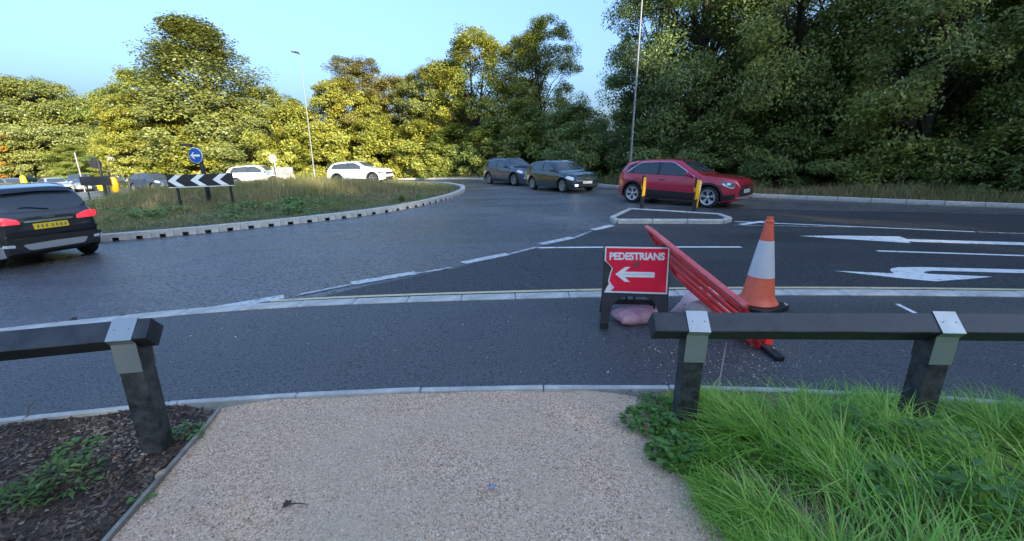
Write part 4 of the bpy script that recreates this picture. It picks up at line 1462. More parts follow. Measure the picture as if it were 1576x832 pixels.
# ------------------------------------------------------------------ sandbags
def sandbag(loc, size, rz, label, c, tilt=(0, 0), seed=0, neck=0.0):
    rng = np.random.default_rng(seed)
    bm = bmesh.new()
    bmesh.ops.create_cube(bm, size=2.0)
    bmesh.ops.subdivide_edges(bm, edges=bm.edges, cuts=11, use_grid_fill=True)
    ph = rng.uniform(0, 6, 8)
    for v in bm.verts:
        x, y, z = v.co
        pil = (1 - abs(x) ** 3.2) * (1 - abs(y) ** 3.2)
        zz = z * (0.16 + 0.84 * max(0, pil) ** 0.5)
        ex = 1 + 0.10 * abs(y) ** 4 * abs(x)
        nx = x * ex * (1 + 0.05 * math.sin(5 * y + ph[0]))
        ny = y * (1 + 0.08 * abs(x) ** 4) * (1 + 0.06 * math.sin(4 * x + ph[1]))
        if neck and x > 0.35:
            k = (x - 0.35) / 0.65
            ny *= 1 - neck * k
            zz = zz * (1 - 0.3 * k) + 0.9 * k * k
        zz += 0.06 * math.sin(6 * x + ph[2]) * math.sin(5 * y + ph[3]) + 0.04 * math.sin(13 * x + 9 * y + ph[4]) + 0.03 * math.sin(23 * y - 11 * x + ph[5])
        v.co = (nx * size[0] / 2, ny * size[1] / 2, (zz + 0.75) * size[2] / 2)
    me = bpy.data.meshes.new('sandbag')
    bm.to_mesh(me)
    bm.free()
    o = finish('sandbag', me, c, None, 180)
    o.location = loc
    o.rotation_euler = (tilt[0], tilt[1], rz)
    tag(o, label, 'sandbag', 'sandbags')
    return o
M['bag_pink'] = mat('pink_woven_sack', (0.60, 0.20, 0.30), 0.8, var=0.3, vs=9, c2=(0.68, 0.42, 0.42), bump=0.5, bs=140)
M['bag_dusty'] = mat('dusty_pink_sack', (0.56, 0.36, 0.39), 0.85, var=0.2, vs=8, c2=(0.64, 0.48, 0.47), bump=0.5, bs=140)
M['bag_beige'] = mat('muddy_beige_sack', (0.54, 0.42, 0.38), 0.85, var=0.3, vs=9, c2=(0.66, 0.55, 0.50), bump=0.5, bs=140)
bx_, by_ = G(976, 493, 0.03)
sandbag((bx_, by_, zf(bx_) + 0.028), (0.40, 0.30, 0.15), 0.25, 'pink sandbag lying on the pavement under the PEDESTRIANS sign', M['bag_pink'], (0, 0), 3, 0.45)
bx_, by_ = G(1068, 478, 0.03)
sandbag((bx_, by_, zf(bx_) + 0.03), (0.42, 0.32, 0.17), 0.9, 'dusty pink sandbag with its neck up behind the fence rail', M['bag_dusty'], (0, -0.25), 5, 0.5)
bx_, by_ = G(1088, 494, 0.03)
sandbag((bx_, by_, zf(bx_) + 0.035), (0.40, 0.28, 0.22), -0.2, 'muddy beige sandbag lying in front of the dusty pink one', M['bag_beige'], (0.1, 0.0), 9)

# ------------------------------------------------------------------ marker posts on the traffic island
M['yellow'] = mat('yellow_reflective', (0.80, 0.40, 0.01), 0.4, var=0.1, vs=10)
def marker_post(px, py, h, label, second):
    x, y = G(px, py)
    t = thing('marker_post', label, 'bollard', (x, y, zf(x) + 0.085), 0.3, 'marker posts on the traffic island')
    MB().lathe([(0.055, 0.0), (0.055, h - 0.03), (0.045, h), (0.0, h + 0.005)], 16).build('post', M['black_plastic'], t, 40)
    f = MB()
    f.prism([(-0.075, h * 0.38), (0.03, h * 0.40), (0.03, h * 0.93), (-0.05, h * 0.95)], -0.078, -0.062, Matrix.Rotation(PI / 2, 4, 'X') @ Matrix.Diagonal((1, 1, -1, 1)))
    f.build('yellow_board', M['yellow'], t, None, 0.004)
    MB().lathe([(0.062, h * 0.60), (0.062, h * 0.72)], 16).build('band', M['yellow'], t, 40)
    if second:
        g = MB().prism([(0.035, h * 0.12), (0.10, h * 0.16), (0.15, h * 0.72), (0.10, h * 0.94), (0.045, h * 0.9)], -0.05, -0.035, Matrix.Rotation(PI / 2, 4, 'X') @ Matrix.Rotation(0.35, 4, 'Y') @ Matrix.Diagonal((1, 1, -1, 1)))
        g.build('yellow_board', M['yellow'], t, None, 0.004)
        g = MB().prism([(0.09, h * 0.55), (0.125, h * 0.6), (0.14, h * 0.88), (0.10, h * 0.93)], -0.058, -0.05, Matrix.Rotation(PI / 2, 4, 'X') @ Matrix.Rotation(0.35, 4, 'Y') @ Matrix.Diagonal((1, 1, -1, 1)))
        g.build('white_patch', M['sign_white'], t)
marker_post(987, 326, 1.0, 'black marker post with one yellow board in front of the rear wheel', False)
marker_post(1067, 331, 0.95, 'black marker post with two yellow boards near the front wheel', True)

# ------------------------------------------------------------------ signs on the island
M['sign_black'] = mat('black_sheeting', (0.015, 0.017, 0.022), 0.4, var=0.15, vs=8)
M['sign_blue'] = mat('blue_sheeting', (0.015, 0.10, 0.42), 0.35, var=0.08, vs=8)
M['sign_back'] = mat('grey_sign_back', (0.20, 0.20, 0.20), 0.55, var=0.15, vs=6)
cA, cB = Vector((*G(279, 327), 0)), Vector((*G(359, 322), 0))
for p in (cA, cB):
    p.z = zf(p.x)
chx = thing('chevron_sign', 'black chevron board with three white arrows pointing left on the grassy island', 'sign', tuple((cA + cB) / 2))
mid = (cA + cB) / 2
dv = (cB - cA)
dv.z *= 0.6
Lc = dv.length
dv.normalize()
uu = Vector((0, 0, 1))
vv = dv.cross(uu).normalized()
uu = vv.cross(dv)
CM = Matrix((dv, uu, vv)).transposed().to_4x4()       # board plane, local z towards the viewer side
if (CM @ Vector((0, 0, 1))).y > 0:
    CM = Matrix((dv, uu, -vv)).transposed().to_4x4()
hb0, hb1 = 1.02, 1.50
bw = Lc * 0.62
MB().prism([(-bw, hb0), (bw, hb0), (bw, hb1), (-bw, hb1)], 0.0, 0.025, CM).build('board', M['sign_black'], chx)
MB().prism([(-bw, hb0 - 0.03), (bw, hb0 - 0.03), (bw, hb0 - 0.002), (-bw, hb0 - 0.002)], 0.0, 0.02, CM).build('bottom_rail', M['sign_white'], chx)
for i in range(3):
    c0 = -bw + 0.03 + i * (2 * bw) * 0.335
    hh = (hb1 - hb0)
    z0 = hb0 + 0.012
    z1 = hb1 - 0.012
    zm = (hb0 + hb1) / 2
    ww = 0.26
    MB().prism([(c0, zm), (c0 + 0.30, z0), (c0 + 0.30 + ww, z0), (c0 + ww, zm), (c0 + 0.30 + ww, z1), (c0 + 0.30, z1)], 0.027, 0.032, CM).build('chevron', M['sign_white'], chx)
for p in (cA, cB):
    l = p - mid
    MB().tube([l + Vector((0, 0.06, -0.3)), l + Vector((0, 0.06, 1.5))], 0.05, 10).build('post', M['sign_black'], chx, 40)

bx0, by0 = G(322, 320)
ks = thing('direction_sign', 'round blue sign with a white left arrow on a dark post behind the chevron board', 'sign', (bx0, by0, zf(bx0)))
MB().tube([(0, 0.1, -0.3), (0, 0.1, 1.25), (-0.08, 0.1, 2.5), (-0.10, 0.1, 2.62)], [0.10, 0.10, 0.055, 0.05], 12).build('post', M['sign_black'], ks, 40)
DM = Matrix.Translation((-0.16, 0, 2.26)) @ Matrix.Rotation(math.radians(-8), 4, 'Z') @ Matrix.Rotation(PI / 2, 4, 'X')
circ = lambda r, n=32: [(r * math.cos(t), r * math.sin(t)) for t in np.linspace(0, 2 * PI, n + 1)[:-1]]
MB().prism(circ(0.33), 0.0, 0.012, DM).build('disc', M['sign_white'], ks, 40)
MB().prism(circ(0.312), 0.013, 0.017, DM).build('blue_face', M['sign_blue'], ks, 40)
MB().prism([(-0.24, 0.0), (-0.09, 0.14), (-0.03, 0.14), (-0.12, 0.045), (0.22, 0.045), (0.22, -0.045), (-0.12, -0.045), (-0.03, -0.14), (-0.09, -0.14)], 0.018, 0.022, DM).build('arrow', M['sign_white'], ks)
MB().bar((-0.10, 0.1, 2.60), (-0.24, -0.30, 2.68), 0.04, 0.04).build('lamp_arm', M['dark_metal'], ks)
MB().box((-0.30, -0.26, 2.70), (0.42, 0.20, 0.10)).build('sign_lamp', M['dark_metal'], ks, None, 0.02)

# sign backs at the left end of the island and yellow covered bollards by them
def back_sign(px0, px1, pyb, Y, h0, h1, label, rz=0.0, group=None, round_top=True, material=None, posts=(0.15, 0.85)):
    x0, x1 = across(px0, Y), across(px1, Y)
    t = thing('sign_back', label, 'sign', ((x0 + x1) / 2, Y, zf((x0 + x1) / 2)), rz, group)
    w = (x1 - x0)
    MB().box((0, -0.06, (h0 + h1) / 2), (w, 0.03, h1 - h0)).build('board', material or M['sign_black'], t, None, 0.01)
    for f in posts:
        MB().tube([(w * (f - 0.5), 0, -0.3), (w * (f - 0.5), 0, h1 - 0.03)], 0.045, 8).build('post', M['dark_metal'], t, 40)
    if round_top:
        xx = w * 0.18
        MB().tube([(xx, 0.10, -0.3), (xx, 0.10, 2.5)], [0.11, 0.06], 8).build('sign_post', M['sign_black'], t, 40)
        MB().prism(circ(0.30, 20), 0, 0.02, Matrix.Translation((xx - 0.15, 0.05, 2.30)) @ Matrix.Rotation(1.0, 4, 'Z') @ Matrix.Rotation(PI / 2, 4, 'X')).build('disc', M['sign_black'], t)
        MB().box((xx - 0.2, 0.1, 2.68), (0.4, 0.18, 0.09)).build('sign_lamp', M['dark_metal'], t, None, 0.02)
    return t
back_sign(115, 159, 308, 26.5, 1.02, 1.55, 'black back of a sign board with a dark round sign above it by yellow bollards', 0.1)
back_sign(415, 448, 280, 36.0, 0.95, 1.60, 'small grey sign back on thin posts in front of the white hatchback', 0.0, None, False, M['sign_back'])
x_, y_ = across(421, 35.5), 35.5
t = thing('round_sign', 'small grey round sign back on a thin post right of the white hatchback roof', 'sign', (x_, y_, zf(x_)))
MB().tube([(0, 0, -0.3), (0, 0, 2.6)], 0.045, 8).build('post', M['grey_metal'], t, 40)
MB().prism(circ(0.34, 24), 0, 0.02, Matrix.Translation((-0.1, -0.06, 2.3)) @ Matrix.Rotation(PI / 2, 4, 'X')).build('disc', M['sign_back'], t)
def cover_post(px, Y, h, label):
    x = across(px, Y)
    t = thing('bollard', label, 'bollard', (x, Y, zf(x)), 0, 'yellow covered bollards')
    MB().tube([(0, 0, -0.1), (0, 0, h * 0.4)], 0.07, 8).build('post', M['dark_metal'], t, 40)
    MB().lathe([(0.12, h * 0.35), (0.20, h * 0.45), (0.22, h * 0.75), (0.16, h * 0.95), (0.0, h)], 10).build('yellow_cover', M['yellow'], t, 50)
cover_post(164, 27.0, 1.5, 'yellow covered bollard right of the black sign back')
cover_post(142, 31.0, 1.5, 'yellow covered bollard behind the black sign back')
cover_post(24, 38.0, 1.9, 'yellow covered bollard at the far left before the grey car')

# ------------------------------------------------------------------ street lamps
def lamp_post(x, y, h, label, lean=0.0):
    t = thing('street_lamp', label, 'street lamp', (x, y, zf(x)), 0, 'street lamps')
    MB().tube([(0, 0, -0.5), (0, 0, 1.3), (0, 0, 1.35), (0, 0, h)], [0.085, 0.085, 0.055, 0.032], 12).build('column', M['grey_lamp'], t, 40)
    MB().tube([(0, 0, h - 0.05), (-0.06, -0.12, h + 0.02), (-0.16, -0.35, h + 0.05)], 0.035, 8).build('bracket', M['dark_metal'], t, 40)
    MB().prism(rounded([(-0.13, -0.30), (0.13, -0.30), (0.16, 0.35), (-0.16, 0.35)], 0.3), -0.045, 0.05,
               Matrix.Translation((-0.20, -0.45, h + 0.06)) @ Matrix.Rotation(-0.4, 4, 'Z')).build('lantern', M['dark_metal'], t, None, 0.02)
M['grey_lamp'] = mat('lamp_column_grey', (0.13, 0.14, 0.145), 0.5, metal=0.2, var=0.15, vs=5)
Yl = 38.6
lamp_post(across(480, Yl), Yl, 10.6, 'tall grey street lamp beyond the island in front of the bright hedge')
Yr = 21.6
lamp_post(across(971.5, Yr), Yr, 12.0, 'tall grey street lamp column standing behind the red crossover')
t = thing('pole', 'thin pale pole rising beyond the black sign back', 'pole', (across(116, 44), 44, zf(across(116, 44))))
MB().tube([(0, 0, -0.3), (-0.05, 0, 3.9)], 0.055, 8).build('shaft', M['sign_back'], t, 40)

# ------------------------------------------------------------------ small white house far behind
M['render'] = mat('white_render', (0.75, 0.74, 0.70), 0.8, var=0.06, vs=2)
M['slate'] = mat('roof_slate', (0.12, 0.115, 0.11), 0.8, var=0.3, vs=4)
def house(px, Y, w, d, hw_, hr, label, wall, roof):
    x = across(px, Y)
    t = thing('house', label, 'house', (x, Y, zf(x)), 0.15)
    MB().box((0, 0, hw_ / 2), (w, d, hw_)).build('wall', wall, t)
    gb = MB().prism([(-w * 0.22, hw_), (w * 0.22, hw_), (0, hr)], -d / 2 - 0.2, -d / 2 + 0.2, Matrix.Rotation(PI / 2, 4, 'X') @ Matrix.Diagonal((1, 1, -1, 1)))
    gb.build('gable', wall, t)
    MB().add([(-w / 2 - 0.3, -d / 2 - 0.3, hw_ + 0.02), (w / 2 + 0.3, -d / 2 - 0.3, hw_ + 0.02), (w / 2 + 0.3, 0, hr - 0.3), (-w / 2 - 0.3, 0, hr - 0.3), (w / 2 + 0.3, d / 2 + 0.3, hw_ + 0.02), (-w / 2 - 0.3, d / 2 + 0.3, hw_ + 0.02)],
             [(0, 1, 2, 3), (3, 2, 4, 5), (0, 3, 5), (1, 4, 2)]).build('roof', roof, t)
    for i in (-0.33, 0.33):
        f = MB().box((i * w, -d / 2 - 0.03, hw_ * 0.55), (w * 0.16, 0.06, hw_ * 0.4)).build('window', M['trim'], t)
        MB().box((i * w, -d / 2 - 0.07, hw_ * 0.55), (w * 0.13, 0.02, hw_ * 0.33)).build('pane', M['glass'], f)
house(186, 66, 6.5, 5, 2.3, 4.3, 'small white house with a gable between the left trees', M['render'], M['render'])

# ------------------------------------------------------------------ trees
def crown_arrays(rng, H, R, base, shape, n_cl, per, leaf, cr, squash=0.75, gap=0.0):
    """clumps of leaves through a lumpy crown: returns leaf quads and clump centres"""
    ph = rng.uniform(0, 2 * PI, 6)
    C = []
    while len(C) < n_cl:
        u = rng.uniform(0, 1)
        a = rng.uniform(0, 2 * PI)
        if shape == 'round':
            e = (math.sin(PI * (0.10 + 0.86 * u))) ** 0.62
        elif shape == 'cone':
            e = min(1.0, 0.55 + 1.8 * u) * (1 - u) ** 0.62 + 0.08
        elif shape == 'tall':
            e = (math.sin(PI * (0.16 + 0.78 * u))) ** 0.5 * (1 - 0.25 * u)
        elif shape == 'bush':
            e = math.sqrt(max(0.02, 1 - u ** 2.2))
        else:
            e = (math.sin(PI * (0.22 + 0.7 * u))) ** 0.5
        lob = 1 + 0.16 * math.sin(3 * a + ph[0] + 3 * u) + 0.13 * math.sin(5 * a + ph[1] - 7 * u) + 0.10 * math.sin(2 * a + 9 * u + ph[2])
        f = rng.uniform(0.12, 1) ** 0.45
        if gap and math.sin(4 * a + ph[3] + 6 * u) * math.sin(7 * u + ph[4]) > 1 - gap:
            continue
        r = R * e * lob * f
        C.append((r * math.cos(a), r * math.sin(a), base + (H - base) * u))
    C = np.array(C)
    N = n_cl * per
    crr = cr * rng.uniform(0.6, 1.35, n_cl)
    off = rng.normal(0, 1, (N, 3))
    off /= np.linalg.norm(off, axis=1)[:, None] + 1e-9
    off *= (rng.uniform(0, 1, N) ** 0.45)[:, None]
    off *= np.repeat(crr, per)[:, None]
    off[:, 2] *= squash
    P = np.repeat(C, per, 0) + off
    k = P[:, 2] > 0.12
    P, off = P[k], off[k]
    N = len(P)
    out = P - np.array([0, 0, base + (H - base) * 0.35])
    out /= np.linalg.norm(out, axis=1)[:, None] + 1e-9
    nrm = out * 0.6 + np.array([0, 0, 0.6]) + rng.normal(0, 0.42, (N, 3))
    nrm /= np.linalg.norm(nrm, axis=1)[:, None]
    t = np.cross(nrm, rng.normal(0, 1, (N, 3)))
    t /= np.linalg.norm(t, axis=1)[:, None] + 1e-9
    b = np.cross(nrm, t)
    s = (leaf * rng.uniform(0.6, 1.25, N))[:, None]
    v = np.empty((N, 4, 3))
    v[:, 0] = P - t * s * 0.6
    v[:, 1] = P + b * s * 0.34 + nrm * s * 0.06
    v[:, 2] = P + t * s * 0.6 - np.array([0, 0, 1]) * s * 0.12
    v[:, 3] = P - b * s * 0.34 + nrm * s * 0.06
    return v.reshape(-1, 3), np.arange(N * 4).reshape(-1, 4), C

def make_tree(name, seed, H, R, base, shape, n_cl, per, leaf, cr, leaf_mat, trunk_r, squash=0.75, gap=0.0, stems=1, limbs=26):
    rng = np.random.default_rng(seed)
    v, f, C = crown_arrays(rng, H, R, base, shape, n_cl, per, leaf, cr, squash, gap)
    root = bpy.data.objects.new(name, None)
    COL.objects.link(root)
    m = MB()
    tops = []
    for st_ in range(stems):
        lean = rng.uniform(-0.06, 0.06, 2) * (2.2 if stems > 1 else 1)
        sx_, sy_ = (rng.uniform(-0.6, 0.6, 2) if stems > 1 else (0, 0))
        pts = []
        for q in np.linspace(0, 1, 7):
            z = q * H * 0.86
            pts.append((sx_ + lean[0] * z + 0.12 * math.sin(3 * q + seed), sy_ + lean[1] * z + 0.12 * math.sin(2.3 * q + 2 * seed), z - (0.3 if q == 0 else 0)))
        rad = [trunk_r * (1.25 if q == 0 else 1 - 0.86 * q) for q in np.linspace(0, 1, 7)]
        m.tube(pts, rad, 9)
        tops.append((pts, rad))
    far = C[np.argsort(-np.hypot(C[:, 0], C[:, 1]))]
    pick = far[rng.permutation(min(len(far), int(n_cl * 0.75)))[:limbs]]
    for c in pick:
        pts, rad = tops[rng.integers(len(tops))]
        z0 = max(base * 0.6, min(c[2] * rng.uniform(0.45, 0.8), H * 0.72))
        q = z0 / (H * 0.86)
        i = min(5, int(q * 6))
        w = q * 6 - i
        a = np.array(pts[i]) * (1 - w) + np.array(pts[i + 1]) * w
        r0 = (rad[i] * (1 - w) + rad[i + 1] * w) * 0.5
        mid_ = a * 0.5 + c * 0.5 + np.array([0, 0, 0.12 * np.linalg.norm(c - a)]) + rng.normal(0, 0.15, 3)
        m.tube([a, a * 0.7 + mid_ * 0.3, mid_, mid_ * 0.4 + c * 0.6, c], [r0, r0 * 0.8, r0 * 0.55, r0 * 0.35, 0.012], 6)
    tr = m.build('trunk', M['bark'], root, 60)
    cw = np_mesh('crown', v, f, leaf_mat, root)
    return root

def leaf_set(name, dark, mid_, light, autumn=None, trans=0.35, pscale=0.3):
    return mat_leaf(name, [dark, mid_, light], trans, 0.42, autumn, pscale, 0.5)

LF = {}
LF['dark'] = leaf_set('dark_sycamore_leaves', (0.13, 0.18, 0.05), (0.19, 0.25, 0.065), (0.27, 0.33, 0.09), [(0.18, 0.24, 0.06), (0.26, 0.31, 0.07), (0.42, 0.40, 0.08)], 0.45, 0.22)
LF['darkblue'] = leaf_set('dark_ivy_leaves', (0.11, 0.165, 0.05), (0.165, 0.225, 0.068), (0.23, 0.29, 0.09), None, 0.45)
LF['olive'] = leaf_set('olive_leaves', (0.10, 0.13, 0.035), (0.16, 0.18, 0.045), (0.23, 0.235, 0.06), [(0.13, 0.17, 0.04), (0.19, 0.21, 0.045), (0.26, 0.25, 0.055)], 0.35)
LF['yellow'] = leaf_set('yellow_green_leaves', (0.17, 0.20, 0.035), (0.26, 0.27, 0.04), (0.35, 0.34, 0.05), [(0.30, 0.28, 0.035), (0.40, 0.34, 0.04), (0.21, 0.25, 0.04)], 0.4)
LF['green'] = leaf_set('mid_green_leaves', (0.09, 0.14, 0.03), (0.15, 0.20, 0.04), (0.21, 0.25, 0.05), [(0.20, 0.23, 0.04), (0.28, 0.28, 0.04), (0.15, 0.20, 0.035)], 0.35)
LF['ash'] = leaf_set('pale_ash_leaves', (0.18, 0.22, 0.04), (0.26, 0.29, 0.05), (0.34, 0.35, 0.065), [(0.30, 0.30, 0.04), (0.40, 0.36, 0.045), (0.24, 0.28, 0.05)], 0.4)
LF['brown'] = leaf_set('bronze_leaves', (0.15, 0.14, 0.05), (0.21, 0.18, 0.06), (0.27, 0.23, 0.07), [(0.18, 0.19, 0.045), (0.24, 0.22, 0.05), (0.29, 0.22, 0.055)], 0.35)
LF['orange'] = leaf_set('orange_leaves', (0.30, 0.16, 0.025), (0.42, 0.22, 0.03), (0.46, 0.30, 0.03), None, 0.4)

# prototypes (each used where it first stands, then copied)
PROTO = {}
def proto(key, *a, **k):
    PROTO[key] = [make_tree(*a, **k), False]
proto('big', 'broadleaf_tree', 1, 15.0, 5.2, 0.9, 'round', 230, 420, 0.132, 1.05, LF['dark'], 0.30, 0.7, 0.10, 1, 40)
proto('big2', 'broadleaf_tree', 2, 14.0, 4.6, 0.6, 'tall', 220, 420, 0.128, 0.95, LF['dark'], 0.26, 0.75, 0.16, 2, 40)
proto('open', 'broadleaf_tree', 3, 14.0, 3.6, 1.6, 'tall', 160, 320, 0.125, 0.72, LF['dark'], 0.20, 0.8, 0.3, 3, 50)
proto('oak', 'broadleaf_tree', 4, 12.0, 6.0, 1.0, 'round', 250, 230, 0.21, 0.95, LF['olive'], 0.35, 0.55, 0.12, 1, 36)
proto('cone', 'broadleaf_tree', 5, 17.0, 5.6, 1.6, 'cone', 300, 230, 0.20, 1.15, LF['olive'], 0.36, 0.78, 0.12, 1, 40)
proto('ash', 'broadleaf_tree', 6, 14.0, 4.2, 2.0, 'tall', 200, 180, 0.19, 0.85, LF['ash'], 0.24, 0.85, 0.22, 2, 44)
proto('bush', 'shrub', 7, 5.0, 3.0, 0.0, 'bush', 120, 230, 0.18, 0.65, LF['yellow'], 0.08, 0.75, 0.08, 4, 24)
proto('scrub', 'shrub', 8, 3.0, 1.8, 0.0, 'bush', 70, 260, 0.12, 0.5, LF['dark'], 0.05, 0.8, 0.12, 4, 20)

def plant(key, name, label, cat, x, y, sx_=1.0, sz=1.0, rz=0.0, leaves=None, group=None, z=0.0):
    root, used = PROTO[key]
    t = root if not used else copy_tree(root)
    PROTO[key][1] = True
    t.name = name
    t.location = (x, y, zf(x) + z - 0.05)
    t.rotation_euler = (0, 0, rz)
    t.scale = (sx_, sx_, sz)
    for kk in ('label', 'category', 'group'):
        if kk in t:
            del t[kk]
    tag(t, label, cat, group)
    for c in t.children:
        if c.name.startswith('crown') and leaves:
            c.material_slots[0].link = 'OBJECT'
            c.material_slots[0].material = leaves
    return t

GL = 'sunlit trees beyond the roundabout'
def lt(key, px, Y, h, wf, rz, leaves, label, name='broadleaf_tree', cat='tree'):
    H0 = {'big': 15.0, 'big2': 14.0, 'open': 14.0, 'oak': 12.0, 'cone': 17.0, 'ash': 14.0, 'bush': 5.0, 'scrub': 3.0}[key]
    return plant(key, name, label, cat, across(px, Y), Y, wf, h / H0, rz, leaves, GL)
lt('oak', 66, 62, 13.8, 1.15, 0.4, LF['olive'], 'broad round topped olive tree at the far left')
lt('oak', -48, 56, 9.0, 0.75, 1.9, LF['orange'], 'orange tinted tree at the very left edge of the photo')
lt('ash', 158, 66, 11.0, 1.0, 0.7, LF['ash'], 'small pale tree between the round olive tree and the tall one')
lt('cone', 325, 50, 16.8, 1.55, 0.2, LF['olive'], 'tallest cone shaped olive tree above the blue arrow sign')
lt('oak', 245, 52, 12.6, 0.95, 2.4, LF['green'], 'green tree on the left shoulder of the tallest tree')
lt('oak', 228, 47, 9.5, 0.72, 4.4, LF['yellow'], 'yellow tree low in front at left of the blue arrow sign', )
lt('oak', 415, 53, 10.5, 0.85, 3.3, LF['olive'], 'olive tree on the right shoulder of the tallest tree')
lt('bush', 300, 46, 5.0, 1.3, 0.3, LF['yellow'], 'bright yellow bush behind the chevron board', 'shrub', 'bush')
lt('bush', 455, 45, 7.4, 1.3, 1.3, LF['yellow'], 'yellow green bush at the foot of the left street lamp', 'shrub', 'bush')
lt('bush', 385, 47, 5.4, 1.3, 2.1, LF['olive'], 'olive bush above the white hatchback roof', 'shrub', 'bush')
lt('open', 560, 47, 12.0, 1.25, 0.6, LF['brown'], 'bronze topped open tree right of the left street lamp')
lt('oak', 530, 46, 9.8, 0.85, 5.1, LF['yellow'], 'yellow green tree low behind the white crossover')
lt('oak', 625, 52, 10.8, 0.95, 0.9, LF['brown'], 'bronze green tree right of the open bronze tree')
lt('oak', 668, 47, 10.6, 0.72, 2.9, LF['olive'], 'olive tree left of the pale ash')
lt('ash', 735, 43, 12.8, 1.05, 0.1, LF['ash'], 'pale yellow ash in the middle of the row')
lt('ash', 690, 45, 10.8, 0.8, 2.6, LF['yellow'], 'yellow ash just left of the pale middle one')
lt('open', 838, 42, 13.4, 1.05, 1.7, LF['green'], 'tall loose green tree standing right of the pale ash')
lt('ash', 800, 44, 12.4, 0.8, 4.0, LF['ash'], 'green ash between the pale ash and the tall loose tree')
lt('bush', 505, 43.5, 4.6, 1.1, 0.0, LF['yellow'], 'yellow bush left behind the white crossover', 'shrub', 'bush')
lt('bush', 580, 43, 5.6, 1.3, 0.8, LF['yellow'], 'tall yellow bush right behind the white crossover', 'shrub', 'bush')
lt('bush', 650, 42, 5.0, 1.2, 1.9, LF['yellow'], 'yellow bush at the end of the white crossover row', 'shrub', 'bush')
lt('bush', 705, 40.5, 4.4, 1.1, 2.6, LF['green'], 'green bush left of the slate crossover', 'shrub', 'bush')
lt('bush', 762, 38.8, 4.6, 1.1, 3.4, LF['green'], 'green bush directly behind the slate crossover', 'shrub', 'bush')
lt('bush', 822, 36, 5.0, 1.15, 4.1, LF['green'], 'green bush behind the dark green hatchback', 'shrub', 'bush')
lt('bush', 885, 33, 5.0, 1.1, 5.2, LF['dark'], 'dark bush right behind the dark green hatchback', 'shrub', 'bush')
lt('oak', 20, 66, 12.6, 1.0, 2.7, LF['olive'], 'olive tree filling in behind the round topped one at the far left')
lt('oak', 120, 57, 5.0, 0.6, 1.2, LF['green'], 'low green tree behind the black sign back')
lt('bush', 250, 49, 4.2, 1.2, 4.8, LF['olive'], 'olive bush above the navy crossover', 'shrub', 'bush')

GR = 'dark trees behind the right verge'
def rt(key, x, y, h, wf, rz, leaves, label, name='broadleaf_tree', cat='tree', group=GR):
    H0 = {'big': 15.0, 'big2': 14.0, 'open': 14.0, 'oak': 12.0, 'cone': 17.0, 'ash': 14.0, 'bush': 5.0, 'scrub': 3.0}[key]
    return plant(key, name, label, cat, x, y, wf, h / H0, rz, leaves, group)
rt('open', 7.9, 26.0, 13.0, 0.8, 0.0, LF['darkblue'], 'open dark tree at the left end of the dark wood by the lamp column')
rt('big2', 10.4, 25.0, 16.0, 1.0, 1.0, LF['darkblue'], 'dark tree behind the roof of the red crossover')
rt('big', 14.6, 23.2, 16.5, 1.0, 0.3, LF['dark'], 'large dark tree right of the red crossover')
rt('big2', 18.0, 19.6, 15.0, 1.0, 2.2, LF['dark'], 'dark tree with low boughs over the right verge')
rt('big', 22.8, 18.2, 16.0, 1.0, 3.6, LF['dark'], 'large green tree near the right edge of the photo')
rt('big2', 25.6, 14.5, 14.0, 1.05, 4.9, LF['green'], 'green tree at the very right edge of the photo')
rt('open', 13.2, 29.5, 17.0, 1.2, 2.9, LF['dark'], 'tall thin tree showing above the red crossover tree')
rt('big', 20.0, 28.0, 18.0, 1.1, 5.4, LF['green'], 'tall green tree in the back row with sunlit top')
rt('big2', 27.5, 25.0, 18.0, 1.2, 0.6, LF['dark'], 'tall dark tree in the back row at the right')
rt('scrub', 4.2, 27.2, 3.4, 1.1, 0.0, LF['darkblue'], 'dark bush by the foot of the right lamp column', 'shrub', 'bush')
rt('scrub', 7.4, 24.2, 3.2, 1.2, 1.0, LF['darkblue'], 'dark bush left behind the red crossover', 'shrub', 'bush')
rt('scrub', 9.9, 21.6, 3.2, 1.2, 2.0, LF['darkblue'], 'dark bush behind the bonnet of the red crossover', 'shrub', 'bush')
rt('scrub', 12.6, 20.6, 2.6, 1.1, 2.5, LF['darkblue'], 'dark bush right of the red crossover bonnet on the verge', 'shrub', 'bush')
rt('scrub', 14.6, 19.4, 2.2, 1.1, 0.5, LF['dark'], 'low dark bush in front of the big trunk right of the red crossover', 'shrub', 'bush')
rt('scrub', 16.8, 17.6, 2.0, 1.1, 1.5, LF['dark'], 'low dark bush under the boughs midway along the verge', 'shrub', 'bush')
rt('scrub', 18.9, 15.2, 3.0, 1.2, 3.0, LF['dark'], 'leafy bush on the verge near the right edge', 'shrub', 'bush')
rt('scrub', 21.8, 13.0, 2.8, 1.1, 4.0, LF['dark'], 'leafy bush at the very right edge of the verge', 'shrub', 'bush')
